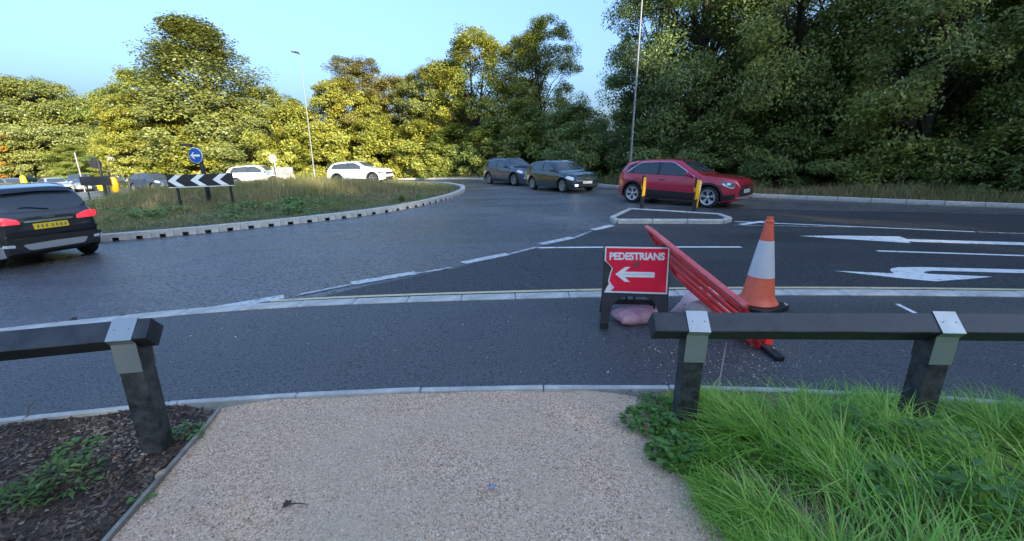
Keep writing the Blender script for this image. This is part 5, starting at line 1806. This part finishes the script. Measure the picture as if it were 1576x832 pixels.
for i_, (x, y, sx_, hz_, lb) in enumerate([(8.8, 28.5, 1.3, 5.5, 'dark undergrowth bush in the gap behind the lamp column bush'), (12.4, 26.0, 1.3, 5.0, 'dark undergrowth bush behind the rear of the red crossover'),
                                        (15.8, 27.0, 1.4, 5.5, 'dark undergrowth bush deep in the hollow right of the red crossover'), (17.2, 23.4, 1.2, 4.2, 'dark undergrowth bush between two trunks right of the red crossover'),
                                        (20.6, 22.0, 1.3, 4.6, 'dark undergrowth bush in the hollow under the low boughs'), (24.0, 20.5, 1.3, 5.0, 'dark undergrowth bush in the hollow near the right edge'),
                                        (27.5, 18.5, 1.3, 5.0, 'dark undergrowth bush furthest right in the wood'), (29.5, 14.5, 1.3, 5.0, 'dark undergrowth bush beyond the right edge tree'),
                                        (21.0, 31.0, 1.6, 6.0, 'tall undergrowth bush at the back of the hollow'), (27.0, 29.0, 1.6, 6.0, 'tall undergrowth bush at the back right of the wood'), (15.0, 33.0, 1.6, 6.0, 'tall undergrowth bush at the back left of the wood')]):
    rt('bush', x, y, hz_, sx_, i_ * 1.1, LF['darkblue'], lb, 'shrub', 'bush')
# the wood goes on out of view along the road to the right and round behind the camera; it shades the junction
k_ = 0
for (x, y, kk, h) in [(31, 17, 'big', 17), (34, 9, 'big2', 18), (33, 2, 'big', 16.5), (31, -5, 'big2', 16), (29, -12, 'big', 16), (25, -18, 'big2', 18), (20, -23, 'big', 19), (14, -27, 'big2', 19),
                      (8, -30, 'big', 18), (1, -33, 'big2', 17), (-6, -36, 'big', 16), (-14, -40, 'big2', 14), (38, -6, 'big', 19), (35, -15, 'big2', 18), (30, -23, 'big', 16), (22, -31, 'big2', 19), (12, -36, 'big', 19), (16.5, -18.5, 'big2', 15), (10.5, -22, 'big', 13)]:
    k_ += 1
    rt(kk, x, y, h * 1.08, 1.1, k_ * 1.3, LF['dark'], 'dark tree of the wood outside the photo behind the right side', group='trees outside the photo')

for k_, (x, y, h) in enumerate([(-66, 62, 13), (-80, 56, 12), (-93, 47, 13), (-102, 34, 12), (-106, 19, 13), (-106, 3, 12), (-86, 66, 14), (-112, 46, 14)]):
    rt('oak', x, y, h, 1.25, k_ * 1.7, (LF['olive'], LF['green'])[k_ % 2], 'rounded tree beyond the left road outside the photo', group='trees outside the photo at the left')

# ------------------------------------------------------------------ grass
def blades(rng, x, y, z0, h, w, lean, segs=3, droop=1.0, dirs=None):
    n = len(x)
    a = rng.uniform(0, 2 * PI, n) if dirs is None else dirs + rng.normal(0, 0.7, n)
    fx, fy = np.cos(a), np.sin(a)
    fa = a + PI / 2 + rng.normal(0, 0.5, n)
    wx, wy = np.cos(fa) * w / 2, np.sin(fa) * w / 2
    V = np.empty((n, 2 * segs + 2, 3))
    for k in range(segs + 1):
        t = k / segs
        hx = h * lean * t ** 1.8
        hz = h * (t - droop * lean * 0.38 * t ** 2.6)
        ww = (1 - t) ** 0.7 * (0.75 + 0.25 * min(1, 3 * t)) if k < segs else 0.04
        V[:, 2 * k, 0] = x + fx * hx - wx * ww
        V[:, 2 * k, 1] = y + fy * hx - wy * ww
        V[:, 2 * k + 1, 0] = x + fx * hx + wx * ww
        V[:, 2 * k + 1, 1] = y + fy * hx + wy * ww
        V[:, 2 * k, 2] = V[:, 2 * k + 1, 2] = z0 + hz
    base = (np.arange(n) * (2 * segs + 2))[:, None]
    q = np.concatenate([np.stack([base[:, 0] + 2 * k, base[:, 0] + 2 * k + 1, base[:, 0] + 2 * k + 3, base[:, 0] + 2 * k + 2], 1)[:, None] for k in range(segs)], 1)
    return V.reshape(-1, 3), q.reshape(-1, 4)

def pick_in(rng, poly, n):
    P = np.array(poly)
    x0, y0 = P.min(0)
    x1, y1 = P.max(0)
    xs, ys = [], []
    tot = 0
    while tot < n:
        x, y = rng.uniform(x0, x1, n), rng.uniform(y0, y1, n)
        k = inside(P, x, y)
        xs.append(x[k])
        ys.append(y[k])
        tot += k.sum()
    return np.concatenate(xs)[:n], np.concatenate(ys)[:n]

def wave(x, y, s, p=0.0):
    return 0.5 + 0.25 * (np.sin(x * s + 1.7 * np.sin(y * s * 0.6 + p) + p) + np.sin(y * s * 1.3 + 1.3 * np.sin(x * s * 0.8 - p)))

LF['grass'] = mat_leaf('green_grass_blades', [(0.13, 0.31, 0.05), (0.21, 0.45, 0.065), (0.31, 0.58, 0.09), (0.46, 0.58, 0.15)], 0.35, 0.30, [(0.23, 0.47, 0.055), (0.36, 0.60, 0.065), (0.50, 0.62, 0.15)], 0.9, 0.45)
LF['meadow'] = mat_leaf('meadow_grass', [(0.12, 0.13, 0.045), (0.19, 0.18, 0.07), (0.36, 0.27, 0.13), (0.50, 0.39, 0.22)], 0.3, 0.6, [(0.08, 0.13, 0.035), (0.13, 0.19, 0.045), (0.26, 0.24, 0.09)], 0.22)
LF['weed'] = mat_leaf('weed_leaves', [(0.07, 0.16, 0.04), (0.11, 0.23, 0.05), (0.17, 0.30, 0.07)], 0.3, 0.45)

# long grass at the right of the path
rng = np.random.default_rng(21)
gp = [(1.02, 2.58), (1.45, 2.64), (2.0, 2.58), (2.8, 2.48), (3.5, 2.36), (5.2, 2.0), (5.2, 0.9), (1.14, 0.9), (1.06, 1.3), (1.00, 1.75), (0.97, 2.2)]
LF['straw'] = mat_leaf('dry_grass_blades', [(0.40, 0.31, 0.14), (0.55, 0.44, 0.22), (0.30, 0.26, 0.10)], 0.3, 0.6)
def long_grass(rng, poly, tufts, per, hmin, hmax, wmin, wmax, spread):
    tx, ty = pick_in(rng, poly, tufts)
    k = rng.uniform(0, 1, tufts) < 0.35 + 0.9 * wave(tx, ty, 5.0)
    tx, ty = tx[k], ty[k]
    tufts = len(tx)
    cnt = rng.integers(per // 3, per * 2, tufts)
    idx = np.repeat(np.arange(tufts), cnt)
    sp_ = rng.uniform(0.5, 1.8, tufts)[idx] * spread
    bx = tx[idx] + rng.normal(0, 1, len(idx)) * sp_
    by = ty[idx] + rng.normal(0, 1, len(idx)) * sp_
    flow = 2.2 + 1.5 * np.sin(2.1 * tx + 0.6) + 1.2 * np.sin(3.3 * ty + tx)     # tufts lean together in swathes
    hh = rng.uniform(hmin, hmax, tufts)[idx] * rng.uniform(0.45, 1.2, len(idx))
    hh *= np.clip((tx[idx] - 0.80) / 0.55, 0.35, 1)
    ey = np.interp(bx, edging[:, 0], edging[:, 1]) - by
    hh *= np.clip(ey / 0.55, 0.38, 1) * np.where(np.minimum(np.hypot(bx - 1.10, by - 2.30), np.hypot(bx - 2.49, by - 2.22)) < 0.26, 0.5, 1)
    k = (np.hypot(bx - 1.10, by - 2.37) > 0.085) & (np.hypot(bx - 2.49, by - 2.289) > 0.085) & (by < np.interp(bx, edging[:, 0], edging[:, 1]) - 0.05)
    bx, by, hh, idx = bx[k], by[k], hh[k], idx[k]
    lean = np.clip(rng.normal(0.85, 0.32, len(bx)), 0.05, 1.45)
    return blades(rng, bx, by, zg(bx) + 0.04, hh, rng.uniform(wmin, wmax, len(bx)), lean, 5, 1.0, flow[idx] + rng.normal(0, 0.5, len(bx)))
v, f = long_grass(rng, gp, 620, 40, 0.14, 0.38, 0.006, 0.0125, 0.032)
v2, f2 = long_grass(rng, gp, 230, 12, 0.22, 0.42, 0.009, 0.015, 0.045)
v, f = np.vstack([v, v2]), np.vstack([f, f2 + len(v)])
v2, f2 = long_grass(rng, gp, 300, 7, 0.12, 0.34, 0.003, 0.007, 0.06)
fringe = [(0.93, 2.30), (1.02, 2.30), (1.16, 1.3), (1.34, 0.9), (1.06, 0.9), (1.00, 1.3), (0.95, 1.8)]
v3, f3 = long_grass(rng, fringe, 330, 34, 0.14, 0.34, 0.004, 0.010, 0.03)
v, f = np.vstack([v, v3]), np.vstack([f, f3 + len(v)])
tag(np_mesh('dry_grass', v2, f2, LF['straw'], None, True), 'dry straw coloured blades mixed into the long green grass', 'grass', None, 'stuff')
tag(np_mesh('grass', v, f, LF['grass'], None, True), 'long bright green grass round the fence posts at the right', 'grass', None, 'stuff')

# meadow grass on the central island
rng = np.random.default_rng(22)
ip = [tuple(p) for p in offset_line(island, 0.55)[::3]]
n = 95000
x, y = pick_in(rng, ip, n)
near_edge = y < 22 + 0.25 * (x + 14)
kk = rng.uniform(0, 1, n) < np.where(near_edge, 1.0, 0.55)
x, y = x[kk], y[kk]
d = np.hypot((x - isl_c[0]) / 12.6, (y - isl_c[1]) / 12.4)
yn = np.interp(x, [-27, -24.5, -19.5, -14.5, -10.35, -8.5, -7.2, -5.7, -4.2, -3.2, -2.4], [22, 13.8, 10.8, 9.9, 10.5, 11.2, 11.9, 12.9, 14.4, 16.5, 20])
h = (0.09 + 0.46 * np.clip((1 - d) * 2.2 - 0.12, 0, 1) ** 1.2 * np.clip((y - yn - 6.0) / 4.5, 0.26, 1)) * (0.45 + 0.85 * wave(x, y, 0.9)) * rng.uniform(0.5, 1.25, len(x))
v, f = blades(rng, x, y, zg(x) + 0.09 + mound(x, y), h, rng.uniform(0.010, 0.024, len(x)), rng.uniform(0.1, 0.6, len(x)), 2, 0.8)
tag(np_mesh('meadow_grass', v, f, LF['meadow'], None, True), 'tall dry and green meadow grass covering the central island', 'grass', None, 'stuff')

# rough grass along the far verge
rng = np.random.default_rng(23)
fv0, fv1 = offset_line(far_kerb, -0.25), offset_line(far_kerb, -2.6)
kx = (fv0[:, 0] > -14) & (fv0[:, 0] < 27)
vp = [tuple(p) for p in fv0[kx][::2]] + [tuple(p) for p in fv1[kx][::-2]]
sheet('verge', vp, 0.0, M['soil'], 0.8)
n = 46000
x, y = pick_in(rng, vp, n)
h = rng.uniform(0.2, 0.8, n) * (0.3 + 0.9 * wave(x, y, 1.3, 1.0))
v, f = blades(rng, x, y, zg(x) - 0.0, h, rng.uniform(0.010, 0.022, n), rng.uniform(0.15, 0.8, n), 2, 0.8)
tag(np_mesh('verge_grass', v, f, LF['meadow'], None, True), 'rough tan and green grass along the far verge', 'grass', None, 'stuff')

# ------------------------------------------------------------------ weeds, mulch, loose stones, litter
def leaves_mesh(rng, P, stem_dir, size, up=0.5, ratio=0.42):
    """folded oval leaves (two quads each) at points P"""
    n = len(P)
    a = rng.uniform(0, 2 * PI, n) if stem_dir is None else stem_dir
    el = rng.uniform(-0.2, 0.75, n) * up * 2
    d = np.stack([np.cos(a) * np.cos(el), np.sin(a) * np.cos(el), np.sin(el)], 1)
    s = np.stack([-np.sin(a), np.cos(a), np.zeros(n)], 1) + rng.normal(0, 0.2, (n, 3))
    u = np.cross(s, -d)
    u /= np.linalg.norm(u, axis=1)[:, None]
    L = (size * rng.uniform(0.5, 1.3, n))[:, None]
    v = np.empty((n, 8, 3))
    m1, m2 = P + d * L * 0.42, P + d * L
    v[:, 0], v[:, 1] = P, m1 + u * L * -0.02
    v[:, 2] = m2 - u * L * 0.14
    v[:, 3] = m1 + s * L * ratio + u * L * 0.07
    v[:, 4], v[:, 5] = P, m1 - s * L * ratio + u * L * 0.07
    v[:, 6], v[:, 7] = m2 - u * L * 0.14, m1 + u * L * -0.02
    b = (np.arange(n) * 8)[:, None]
    q = np.stack([b + np.array([0, 1, 2, 3]), b + np.array([4, 5, 6, 7])], 1).reshape(-1, 4)
    return v.reshape(-1, 3), q

def weed(seed, px, py, n, rad, h, size, label, m=None, dz=0.03, ratio=0.40, up=0.4, xy=None, name='weed', cat='plant', group='weeds'):
    rng = np.random.default_rng(seed)
    cx0, cy0 = xy if xy else G(px, py, dz)
    r = rad * np.sqrt(rng.uniform(0, 1, n))
    a = rng.uniform(0, 2 * PI, n)
    P = np.stack([r * np.cos(a), r * np.sin(a) * 0.8, h * (1 - (r / rad) ** 2 * 0.6) * rng.uniform(0.15, 1, n)], 1)
    v, f = leaves_mesh(rng, P, a + rng.normal(0, 0.7, n), size, up, ratio)
    v[:, 2] = np.maximum(v[:, 2], 0.003)
    o = np_mesh(name, v, f, m or LF['weed'], None, False)
    o.location = (cx0, cy0, zf(cx0) + dz)
    return tag(o, label, cat, group)
LF['bed_weed'] = mat_leaf('bed_weed_leaves', [(0.06, 0.12, 0.035), (0.10, 0.18, 0.05), (0.20, 0.27, 0.08)], 0.3, 0.45)
weed(31, 95, 742, 190, 0.18, 0.09, 0.06, 'low green leafy weed in the dark bed left of the leaning post', LF['bed_weed'], 0.03, 0.17, 0.6)
weed(32, 40, 768, 90, 0.12, 0.07, 0.055, 'green weed at the left edge of the dark bed', LF['bed_weed'], 0.03, 0.17, 0.6)
weed(33, 125, 690, 60, 0.12, 0.05, 0.035, 'small sparse weed behind the larger weed in the dark bed')
weed(34, 290, 668, 70, 0.10, 0.07, 0.03, 'small green weed between the leaning post and the path board')
weed(35, 215, 772, 16, 0.05, 0.03, 0.03, 'tiny seedling in front of the leaning post')
weed(36, 1000, 655, 260, 0.16, 0.12, 0.045, 'clover like weed at the path edge left of the right fence post')
weed(37, 1040, 705, 240, 0.15, 0.14, 0.05, 'broad leaved weed at the path edge below the right fence post')
weed(38, 1010, 625, 120, 0.12, 0.06, 0.035, 'small weed at the corner of the path by the pavement')
weed(39, 1430, 720, 240, 0.20, 0.30, 0.06, 'leafy nettle like weed in the grass below the second fence post')
weed(40, 1390, 790, 220, 0.20, 0.27, 0.06, 'leafy nettle like weed in the grass at the lower right')
weed(41, 1490, 800, 240, 0.22, 0.28, 0.06, 'leafy nettle like weed in the bottom right corner')
weed(42, 1300, 690, 110, 0.15, 0.26, 0.055, 'narrow leafy weed in the grass between the two fence posts')
LF['island_weed'] = mat_leaf('island_weed_leaves', [(0.09, 0.17, 0.04), (0.14, 0.24, 0.05), (0.22, 0.30, 0.08)], 0.3, 0.5)
rng = np.random.default_rng(55)
wx_, wy_ = pick_in(rng, ip, 700)
kk = (wy_ < 19)
wx_, wy_ = wx_[kk][:120], wy_[kk][:120]
pp = []
for x, y in zip(wx_, wy_):
    n_ = rng.integers(20, 70)
    r_ = rng.uniform(0.15, 0.5) * np.sqrt(rng.uniform(0, 1, n_))
    a_2 = rng.uniform(0, 2 * PI, n_)
    xx, yy = x + r_ * np.cos(a_2), y + r_ * np.sin(a_2)
    pp.append(np.stack([xx, yy, zg(xx) + 0.1 + mound(xx, yy) + rng.uniform(0.03, 0.26, n_)], 1))
pp = np.vstack(pp)
v, f = leaves_mesh(rng, pp, None, 0.13, 0.4)
tag(np_mesh('ground_cover', v, f, LF['island_weed'], None, False), 'patches of green docks and weeds along the near side of the island', 'weeds', None, 'stuff')

def scatter(name, x, y, z, size, flat, material, label, cat, elong=1.0, seed=0, tilt=0.5, shape='octa'):
    rng = np.random.default_rng(seed)
    n = len(x)
    if shape == 'octa':
        bv = np.array([(1, 0, 0), (-1, 0, 0), (0, 1, 0), (0, -1, 0), (0, 0, 1), (0, 0, -1)], float)
        bf = np.array([(0, 2, 4), (2, 1, 4), (1, 3, 4), (3, 0, 4), (2, 0, 5), (1, 2, 5), (3, 1, 5), (0, 3, 5)])
    else:
        bv = np.array([(-1, -1, -1), (1, -1, -1), (1, 1, -1), (-1, 1, -1), (-1, -1, 1), (1, -1, 1), (1, 1, 1), (-1, 1, 1)], float)
        bf = np.array([(0, 3, 2, 1), (4, 5, 6, 7), (0, 1, 5, 4), (1, 2, 6, 5), (2, 3, 7, 6), (3, 0, 4, 7)])
    V = bv[None] * np.ones((n, 1, 1)) + rng.normal(0, 0.18, (n, len(bv), 3))
    V = V * np.stack([size * elong, size, size * flat], 1)[:, None]
    a, t = rng.uniform(0, 2 * PI, n), rng.normal(0, tilt, n)
    ca, sa, ct, st_ = np.cos(a), np.sin(a), np.cos(t), np.sin(t)
    X, Y, Z = V[..., 0], V[..., 1], V[..., 2]
    X, Z = X * ct[:, None] - Z * st_[:, None], X * st_[:, None] + Z * ct[:, None]
    X, Y = X * ca[:, None] - Y * sa[:, None], X * sa[:, None] + Y * ca[:, None]
    V = np.stack([X + x[:, None], Y + y[:, None], Z + z[:, None]], -1)
    F = (np.arange(n) * len(bv))[:, None, None] + bf[None]
    o = np_mesh(name, V.reshape(-1, 3), F.reshape(-1, bf.shape[1]), material)
    return tag(o, label, cat, None, 'stuff')

M['stones'] = mat_leaf('loose_gravel_stones', [(0.18, 0.12, 0.07), (0.60, 0.43, 0.29), (0.82, 0.67, 0.49), (0.54, 0.35, 0.25), (0.94, 0.86, 0.70)], 0.0, 0.8)
rng = np.random.default_rng(61)
x, y = pick_in(rng, path_poly, 30000)
k = y > 1.35
x, y = x[k], y[k]
k = rng.uniform(0, 1, len(x)) < 0.30 + 0.75 * wave(x, y, 2.6) + 0.5 * (x < -1.2)
x, y = x[k], y[k]
scatter('gravel', x, y, zg(x) + 0.031 + wob(x, y), rng.uniform(0.0022, 0.0058, len(x)), 0.7, M['stones'], 'loose buff stones lying on the gravel path', 'gravel', 1.25, 1, 0.5)
# grit and crumbs on the pavement and by the kerb
M['grit'] = mat_leaf('pale_grit', [(0.55, 0.50, 0.45), (0.72, 0.66, 0.58), (0.40, 0.34, 0.26), (0.60, 0.42, 0.25)], 0.0, 0.8)
x1, y1 = rng.uniform(-3.5, 4.2, 300), rng.uniform(2.9, 4.75, 300)
x2, y2 = rng.normal(1.75, 0.5, 520), rng.normal(3.15, 0.3, 520)
x, y = np.concatenate([x1, x2]), np.concatenate([y1, y2])
k = (y > np.interp(x, edging[:, 0], edging[:, 1]) + 0.03) & (y < np.interp(x, kerb_back[:, 0], kerb_back[:, 1]) - 0.02)
x, y = x[k], y[k]
scatter('grit', x, y, zg(x) + 0.032, rng.uniform(0.0015, 0.0055, len(x)) * rng.choice([1, 1, 1, 1.7], len(x)), 0.5, M['grit'], 'pale grit scattered over the pavement round the sign and barrier', 'grit', 1.4, 2, 0.4)
# bark mulch and twigs in the bed
M['mulch'] = mat_leaf('bark_chips', [(0.035, 0.022, 0.015), (0.08, 0.052, 0.034), (0.14, 0.095, 0.065), (0.05, 0.036, 0.026), (0.24, 0.18, 0.13)], 0.0, 0.85)
x, y = pick_in(rng, bed_poly, 38000)
k = (y > 1.2) & (x > -4.4)
x, y = x[k], y[k]
scatter('mulch', x, y, zg(x) + 0.024 + bedz(x, y), rng.uniform(0.002, 0.0075, len(x)), 0.35, M['mulch'], 'dark bark chips and twigs covering the planting bed', 'mulch', rng.uniform(1.2, 4.5, len(x)), 3, 0.35, 'box')
M['bed_stone'] = mat_leaf('bed_stones', [(0.20, 0.16, 0.13), (0.34, 0.28, 0.22), (0.14, 0.11, 0.08), (0.46, 0.38, 0.29)], 0.0, 0.85)
n = 650
x, y = -2.15 - np.abs(rng.normal(0, 0.45, n)), 2.52 - np.abs(rng.normal(0, 0.28, n))
k = inside(bed_poly, x, y)
x, y = x[k], y[k]
scatter('pebbles', x, y, zg(x) + 0.026 + bedz(x, y), rng.uniform(0.003, 0.012, len(x)), 0.65, M['bed_stone'], 'small stones in the bed beside the pavement edging', 'pebbles', 1.3, 4, 0.4)
# strip of bare gravelly soil under the right grass edge and a few stones at the path corner
n = 1200
x = rng.uniform(0.75, 4.5, n)
y = np.interp(x, edging[:, 0], edging[:, 1]) - 0.08 - np.abs(rng.normal(0, 0.06, n))
scatter('pebbles', x, y, zg(x) + 0.045, rng.uniform(0.003, 0.009, n), 0.6, M['bed_stone'], 'small stones along the edging in front of the long grass', 'pebbles', 1.3, 5, 0.4)

# single small things lying about
def lump(name, px, py, dz, r, sc, material, label, cat, seed):
    x, y = G(px, py, dz)
    rg = np.random.default_rng(seed)
    bm = bmesh.new()
    bmesh.ops.create_icosphere(bm, subdivisions=2, radius=r)
    for v in bm.verts:
        v.co *= 1 + rg.normal(0, 0.12)
        v.co = Vector((v.co.x * sc[0], v.co.y * sc[1], max(v.co.z * sc[2], -r * 0.3 * sc[2])))
    me = bpy.data.meshes.new(name)
    bm.to_mesh(me)
    bm.free()
    o = finish(name, me, material, None, 60)
    o.location = (x, y, zf(x) + dz + r * 0.25 * sc[2])
    o.rotation_euler = (0, 0, rg.uniform(0, 6))
    return tag(o, label, cat)
lump('stone', 250, 731, 0.03, 0.035, (1.1, 0.8, 0.7), mat('tan_stone', (0.42, 0.30, 0.19), 0.8, var=0.3, vs=20), 'tan stone between the leaning post and the path board', 'stone', 1)
lump('brick_fragment', 182, 706, 0.03, 0.03, (1.3, 0.8, 0.6), mat('orange_brick', (0.40, 0.17, 0.08), 0.85, var=0.3, vs=20), 'orange brown brick fragment left of the leaning post', 'brick fragment', 2)
lump('clod', 187, 487, 0.0, 0.035, (1.4, 0.8, 0.6), M['bed'], 'small brown clod of mud on the road by the kerb', 'mud', 3)
lump('clod', 112, 493, 0.0, 0.05, (2.6, 0.7, 0.35), M['bed'], 'long smear of mud and leaves along the left kerb', 'mud', 4)
# blue wrapper on the path
x, y = G(757, 752, 0.03)
rg = np.random.default_rng(9)
bm = bmesh.new()
bmesh.ops.create_grid(bm, x_segments=6, y_segments=4, size=1.0)
for v in bm.verts:
    v.co = Vector((v.co.x * 0.021, v.co.y * 0.012, 0.006 + rg.uniform(0, 0.012)))
me = bpy.data.meshes.new('wrapper')
bm.to_mesh(me)
bm.free()
o = finish('wrapper', me, mat('blue_foil', (0.10, 0.16, 0.42), 0.3, metal=0.2, var=0.5, vs=70, c2=(0.6, 0.65, 0.8)), None, 180)
o.location = (x, y, zf(x) + 0.030)
o.rotation_euler = (0, 0, 0.6)
tag(o, 'small crumpled blue wrapper on the gravel path', 'litter')
# dead twig with withered leaves on the path
x, y = G(449, 778, 0.03)
tw = MB().tube([(-0.03, 0, 0.006), (0.03, 0.004, 0.009), (0.085, 0.0, 0.006)], [0.004, 0.003, 0.0015], 5)
for k_, (a0, L0) in enumerate(((1.2, 0.026), (2.2, 0.03), (3.3, 0.024), (4.4, 0.034), (5.2, 0.02))):
    d = Vector((math.cos(a0), math.sin(a0), 0.15))
    s_ = Vector((-d.y, d.x, 0.1)) * 0.012
    c0 = Vector((-0.02, 0, 0.008))
    tw.add([c0, c0 + d * L0 * 0.5 + s_, c0 + d * L0, c0 + d * L0 * 0.5 - s_], [(0, 1, 2, 3)])
o = tw.build('dead_twig', mat('dead_brown_leaf', (0.055, 0.042, 0.032), 0.85, var=0.4, vs=40), None, None)
o.location = (x, y, zf(x) + 0.032)
tag(o, 'dark withered twig lying on the gravel path', 'twig')
# dry stalks by the left post
for (px, py, hgt, dx, lb) in ((262, 655, 0.20, 0.10, 'dry reddish stalk leaning right beside the leaning post'), (40, 645, 0.16, 0.12, 'bare brown twig sticking up at the left edge of the bed')):
    x, y = G(px, py, 0.03)
    st_m = MB()
    st_m.tube([(0, 0, 0), (dx * 0.4, 0.01, hgt * 0.6), (dx, 0, hgt)], [0.0035, 0.0025, 0.0012], 5)
    for q in range(9):
        b_ = Vector((dx * (0.5 + 0.055 * q), 0, hgt * (0.55 + 0.05 * q)))
        d = Vector((random.uniform(-1, 1), random.uniform(-1, 1), 0.6)) * 0.022
        st_m.add([b_, b_ + d * 0.5 + Vector((0.003, 0, 0)), b_ + d, b_ + d * 0.5 - Vector((0.003, 0, 0))], [(0, 1, 2, 3)])
    o = st_m.build('dry_stalk', mat('dry_stalk', (0.28, 0.15, 0.09), 0.8, var=0.3, vs=30), None, None)
    o.location = (x, y, zf(x) + 0.03)
    tag(o, lb, 'plant', 'dry stalks')
